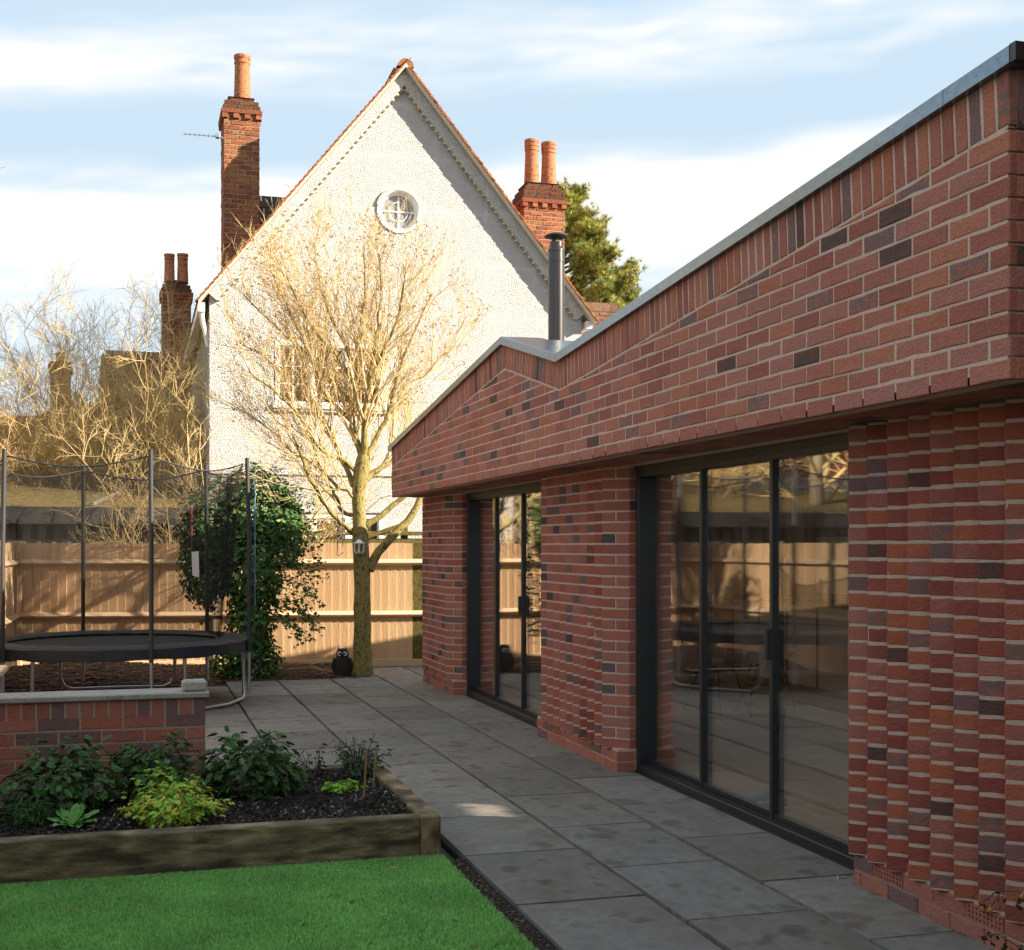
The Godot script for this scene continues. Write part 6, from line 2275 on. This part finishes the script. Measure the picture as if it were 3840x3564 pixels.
func feeder() -> void:
	var o := node("bird_feeder", null, Vector3(2.535, 1.465, -15.235))
	o.rotation.y = deg_to_rad(-YAW)
	tag(o, "small white house shaped bird feeder fixed to the trunk of the bare tree", "bird feeder")
	var r := MB.new()
	r.lathe(Vector3(0, 0.118, 0), [Vector2(0.072, 0.0), Vector2(0.074, 0.008), Vector2(0.05, 0.014), Vector2(0.034, 0.032), Vector2(0.014, 0.048), Vector2(0.0, 0.052)], 14)
	put("roof", r, M.white, o)
	var t := MB.new()
	t.lathe(Vector3.ZERO, [Vector2(0.0, 0.0), Vector2(0.048, 0.0), Vector2(0.052, 0.016), Vector2(0.045, 0.02), Vector2(0.0, 0.02)], 12)
	put("tray", t, mat(lin(0.42, 0.38, 0.37), 0.6), o)
	var c := MB.new()
	c.lathe(Vector3(0, 0.02, 0), [Vector2(0.018, 0.0), Vector2(0.012, 0.02), Vector2(0.011, 0.07), Vector2(0.02, 0.10)], 10)
	put("seed_tube", c, M.white, o)
	for k in 6:
		var a := TAU * k / 6.0 + 0.3
		var p := MB.new()
		p.tube([Vector3(cos(a) * 0.048, 0.012, sin(a) * 0.048), Vector3(cos(a) * 0.062, 0.04, sin(a) * 0.062), Vector3(cos(a) * 0.064, 0.12, sin(a) * 0.064)], [0.006, 0.006, 0.005], 6)
		put("arm", p, M.white, o)

func ropes() -> void:
	var m := MB.new()
	m.tube([Vector3(2.27, 1.99, -15.18), Vector3(2.272, 1.7, -15.17), Vector3(2.268, 1.50, -15.17)], [0.006, 0.006, 0.006], 6)
	m.tube([Vector3(2.33, 1.99, -15.17), Vector3(2.331, 1.55, -15.15)], [0.006, 0.006], 6)
	m.tube([Vector3(2.268, 1.50, -15.17), Vector3(2.26, 1.46, -15.17), Vector3(2.275, 1.44, -15.17), Vector3(2.335, 1.48, -15.15)], [0.005, 0.005, 0.005, 0.005], 6)
	tag(put("hanging_rope", m, mat(lin(0.33, 0.29, 0.36), 0.9)), "pair of thin grey hooked ropes hanging from a limb left of the bird feeder", "rope")
	m = MB.new()
	var p := []
	var r := []
	for i in 21:
		p.append(Vector3(1.311 + 0.003 * sin(i * 2.0), 2.45 - 1.58 * i / 20.0, -15.10))
		r.append(0.005 if i % 4 else 0.009)
	m.tube(p, r, 6)
	tag(put("blue_rope", m, mat(lin(0.16, 0.26, 0.42), 0.8)), "thin blue rope hanging straight down in front of the ivy", "rope")
	m = MB.new()
	m.tube([Vector3(0.60, 2.0, -15.0), Vector3(0.602, 1.5, -15.0), Vector3(0.598, 1.32, -15.0)], [0.007, 0.007, 0.007], 6)
	tag(put("pink_rope", m, mat(lin(0.55, 0.05, 0.16), 0.8)), "thin pink rope hanging before the ivy, seen through the trampoline net", "rope")

func small_things() -> void:
	rng.seed = 121
	# fallen leaves on the turf
	var spots := [[1.101, -6.044, 0], [1.191, -6.133, 0], [0.896, -5.945, 0], [0.589, -6.118, 1], [0.756, -5.527, 1], [0.821, -5.713, 2], [0.652, -5.3, 2], [0.874, -4.981, 3], [0.902, -4.924, 0], [1.255, -4.843, 1], [1.306, -5.656, 2], [1.244, -5.562, 2], [1.263, -5.48, 1], [1.264, -5.188, 2], [0.897, -5.591, 2], [1.076, -4.987, 3], [0.923, -6.147, 0], [0.991, -5.357, 0], [0.022, -6.177, 0], [0.168, -6.104, 0], [-0.127, -6.073, 1], [-0.353, -6.096, 3], [-0.26, -5.788, 1], [-0.17, -5.746, 0]]
	var cols := [Color(0.42, 0.30, 0.18), Color(0.20, 0.085, 0.035), Color(0.035, 0.025, 0.02), Color(0.09, 0.05, 0.02)]
	var mats := []
	for c in cols: mats.append(mat(lin(c.r, c.g, c.b), 0.7))
	var names := [
		"pale tan leaf on the lawn right below the middle of the front sleeper's right half", "pale leaf on the lawn closest to the front right corner of the planter", "pale tan leaf on the lawn with a dark stalk, centre right below the sleeper", "rust brown leaf on the lawn close under the middle of the sleeper",
		"largest rust orange leaf lying in the open middle of the lawn", "black leaf scrap above and right of the rust orange leaf on the lawn", "small black leaf scrap low in the middle of the lawn", "large dark brown curled leaf near the bottom edge of the lawn", "pale leaf touching the large dark curled leaf near the bottom of the lawn",
		"flat rust leaf low on the right of the lawn near the dirt strip", "uppermost black scrap of three along the right edge of the lawn", "middle black scrap of three along the right edge of the lawn", "small rust leaf beside the black scraps at the right edge of the lawn", "lowest black scrap at the right edge of the lawn, alone near the dirt strip",
		"tiny black scrap in the middle of the lawn, right of the rust leaf", "dark curled leaf right of the large one near the bottom of the lawn", "topmost pale leaf fragment right against the sleeper on the lawn", "faint pale leaf in the lower middle of the lawn", "pale leaf on the left half of the lawn under the sleeper, left of a second",
		"pale curled leaf on the left half of the lawn, right of its pale neighbour", "single rust leaf on the lawn's upper left, away from the sleeper", "dark curled leaf furthest left on the lawn", "rust leaf low on the far left of the lawn", "pale leaf low on the left of the lawn beside a rust leaf"]
	for k in spots.size():
		var s: Array = spots[k]
		var m := MB.new()
		var L := rng.randf_range(0.014, 0.03)
		var w := L * rng.randf_range(0.28, 0.5)
		var h := rng.randf_range(0.004, 0.012)
		m.tri(Vector3(-L, h, 0), Vector3(0, 0.002, w), Vector3(0.2 * L, h * 0.5, 0))
		m.tri(Vector3(-L, h, 0), Vector3(0.2 * L, h * 0.5, 0), Vector3(0, 0.003, -w))
		m.tri(Vector3(0.2 * L, h * 0.5, 0), Vector3(0, 0.002, w), Vector3(L, h, 0))
		m.tri(Vector3(0.2 * L, h * 0.5, 0), Vector3(L, h, 0), Vector3(0, 0.003, -w))
		var o := put("fallen_leaf", m, mats[s[2]], null, Transform3D(Basis(Vector3.UP, rng.randf() * TAU), Vector3(s[0], 0.004, s[1])))
		tag(o, names[k], "leaf", ["pale leaves on the lawn", "rust leaves on the lawn", "black leaf scraps on the lawn", "dark curled leaves on the lawn"][s[2]])
	# trailing briar with orange hips at the right edge
	var b := node("rose_briar", null, Vector3(3.0, 0, -3.9))
	tag(b, "thin rose briar with withered leaves and orange hips at the foot of the near pier", "plant")
	var st := MB.new()
	st.col = Color(0.10, 0.06, 0.04)
	st.tube([Vector3(0.05, 0.0, 0.2), Vector3(0.02, 0.22, 0.1), Vector3(0.0, 0.33, 0.0), Vector3(0, 0.30, -0.12), Vector3(0, 0.24, -0.20)], [0.004, 0.004, 0.003, 0.003, 0.002], 5)
	st.tube([Vector3(0.05, 0.0, 0.2), Vector3(0.0, 0.13, 0.03), Vector3(0, 0.145, -0.12), Vector3(0, 0.10, -0.23)], [0.004, 0.003, 0.003, 0.002], 5)
	st.tube([Vector3(0, 0.30, -0.10), Vector3(-0.01, 0.24, -0.14)], [0.002, 0.002], 4)
	put("stem", st, M.twig, b)
	for q in [Vector3(0, 0.215, -0.20), Vector3(-0.01, 0.225, -0.145), Vector3(0, 0.315, 0.02), Vector3(0.0, 0.33, 0.035)]:
		var h := MB.new()
		h.lathe(q, [Vector2(0.0, -0.012), Vector2(0.008, -0.006), Vector2(0.009, 0.002), Vector2(0.004, 0.010), Vector2(0.002, 0.016)], 8)
		put("hip", h, mat(lin(0.48, 0.16, 0.02), 0.4), b)
	var xs := []
	var cs := []
	for k in 46:
		var z := rng.randf_range(-0.24, 0.05)
		var up := rng.randf() < 0.6
		xs.append(Transform3D(Basis.from_euler(Vector3(rng.randf() * 3, rng.randf() * 6, rng.randf() * 3)) * rng.randf_range(0.5, 1.0), Vector3(rng.randf_range(-0.02, 0.02), (0.31 - 0.25 * maxf(0, -z - 0.05) if up else 0.13) + rng.randf_range(-0.05, 0.02), z)))
		cs.append([Color(0.05, 0.045, 0.02), Color(0.10, 0.05, 0.02), Color(0.03, 0.03, 0.015)][rng.randi() % 3])
	kind(many("leaves", lobed_leaf(0.012, 0.028, 2), M.leaf, xs, cs, b), "stuff")
	var hk := MB.new()
	hk.tube([Vector3(3.19, 0.03, -5.313), Vector3(3.13, 0.022, -5.29), Vector3(3.10, 0.03, -5.275), Vector3(3.085, 0.045, -5.27), Vector3(3.078, 0.03, -5.266), Vector3(3.078, 0.006, -5.266)], [0.003, 0.003, 0.003, 0.004, 0.004, 0.003], 6)
	tag(put("door_hook", hk, M.steel), "small bent metal cabin hook on the paving at the near pier corner", "hook")
	# end of a pale timber bench at the left edge, behind the low wall
	var bn := node("garden_bench", null, Vector3(-1.18, 0, -9.6))
	tag(bn, "end of a pale timber bench at the left edge, behind the low brick wall", "bench")
	var top := MB.new()
	top.cbox(Vector3(-0.28, 0.665, -0.22), Vector3(0.31, 0.71, 0.22), 0.01)
	put("seat_board", top, M.fence_rail, bn)
	for q in [[0.22, 0.14], [0.22, -0.14], [-0.2, 0.14], [-0.2, -0.14]]:
		var l := MB.new()
		l.cbox(Vector3(q[0] - 0.04, 0.0, q[1] - 0.04), Vector3(q[0] + 0.04, 0.662, q[1] + 0.04), 0.006)
		put("leg", l, M.fence_rail, bn)

func side_trees() -> void:
	# bare trees beyond the left fence: out of the frame, but reflected in the near glass door
	for s in [[Vector3(-4.6, 0, -20.0), 9.0, 11], [Vector3(-8.5, 0, -24.0), 11.0, 12], [Vector3(-3.6, 0, -14.0), 5.0, 13]]:
		rng.seed = s[2]
		var at: Vector3 = s[0]
		var h: float = s[1]
		var t := node("bare_tree", null, at)
		tag(t, ["tall bare grey brown tree beyond the left fence, reflected in the glass", "tallest bare tree further beyond the left fence, reflected in the glass", "small bare tree close behind the left fence, reflected in the glass"][s[2] - 11], "tree")
		var tr := MB.new()
		tr.col = Color(0.25, 0.2, 0.13)
		tr.tube([Vector3(0, -0.1, 0), Vector3(0.05, h * 0.3, 0), Vector3(-0.05, h * 0.6, 0.1), Vector3(0, h * 0.85, 0)], [0.16, 0.12, 0.07, 0.02], 8)
		put("trunk", tr, M.twig, t)
		var m := MB.new()
		var tips := []
		var keep := func(_p: Vector3) -> bool: return true
		for k in 34:
			var y := h * (0.2 + 0.65 * k / 34.0)
			var a := rng.randf() * TAU
			sprout(m, Vector3(0, y, 0), Vector3(cos(a), 0.7, sin(a)), h * 0.26, 0.04, 0, 0.5, tips, keep, [7, 5])
		kind(put("twigs", m, M.twig, t), "stuff")

func _ready() -> void:
	rng.seed = 1
	surroundings()
	make_textures()
	make_materials()
	ground_sheet()
	patio()
	extension()
	white_house()
	tiled_house()
	shed()
	parent_house()
	fences()
	lawn()
	planter()
	garden_wall()
	beds()
	trampoline()
	furniture()
	rng.seed = 404
	bare_tree()
	ivy()
	twiggy_shrub("golden twiggy shrub mass behind the fence, rising over the middle of the trampoline", Vector3(0.15, 0, -22.6), 130, 5.3, 2.0, Vector3(0, 0, 0), [7, 4], 41)
	twiggy_shrub("golden twiggy shrub behind the fence at the left edge, with long stems arching left", Vector3(-1.9, 0, -22.9), 66, 5.4, 2.1, Vector3(-0.5, 0, 0), [6, 4], 42)
	twiggy_shrub("smaller twiggy shrub behind the fence against the left corner of the white gable", Vector3(0.95, 0, -18.55), 20, 3.9, 0.9, Vector3(0.1, 0, 0), [5, 3], 43)
	conifer()
	side_trees()
	owl()
	feeder()
	ropes()
	small_things()
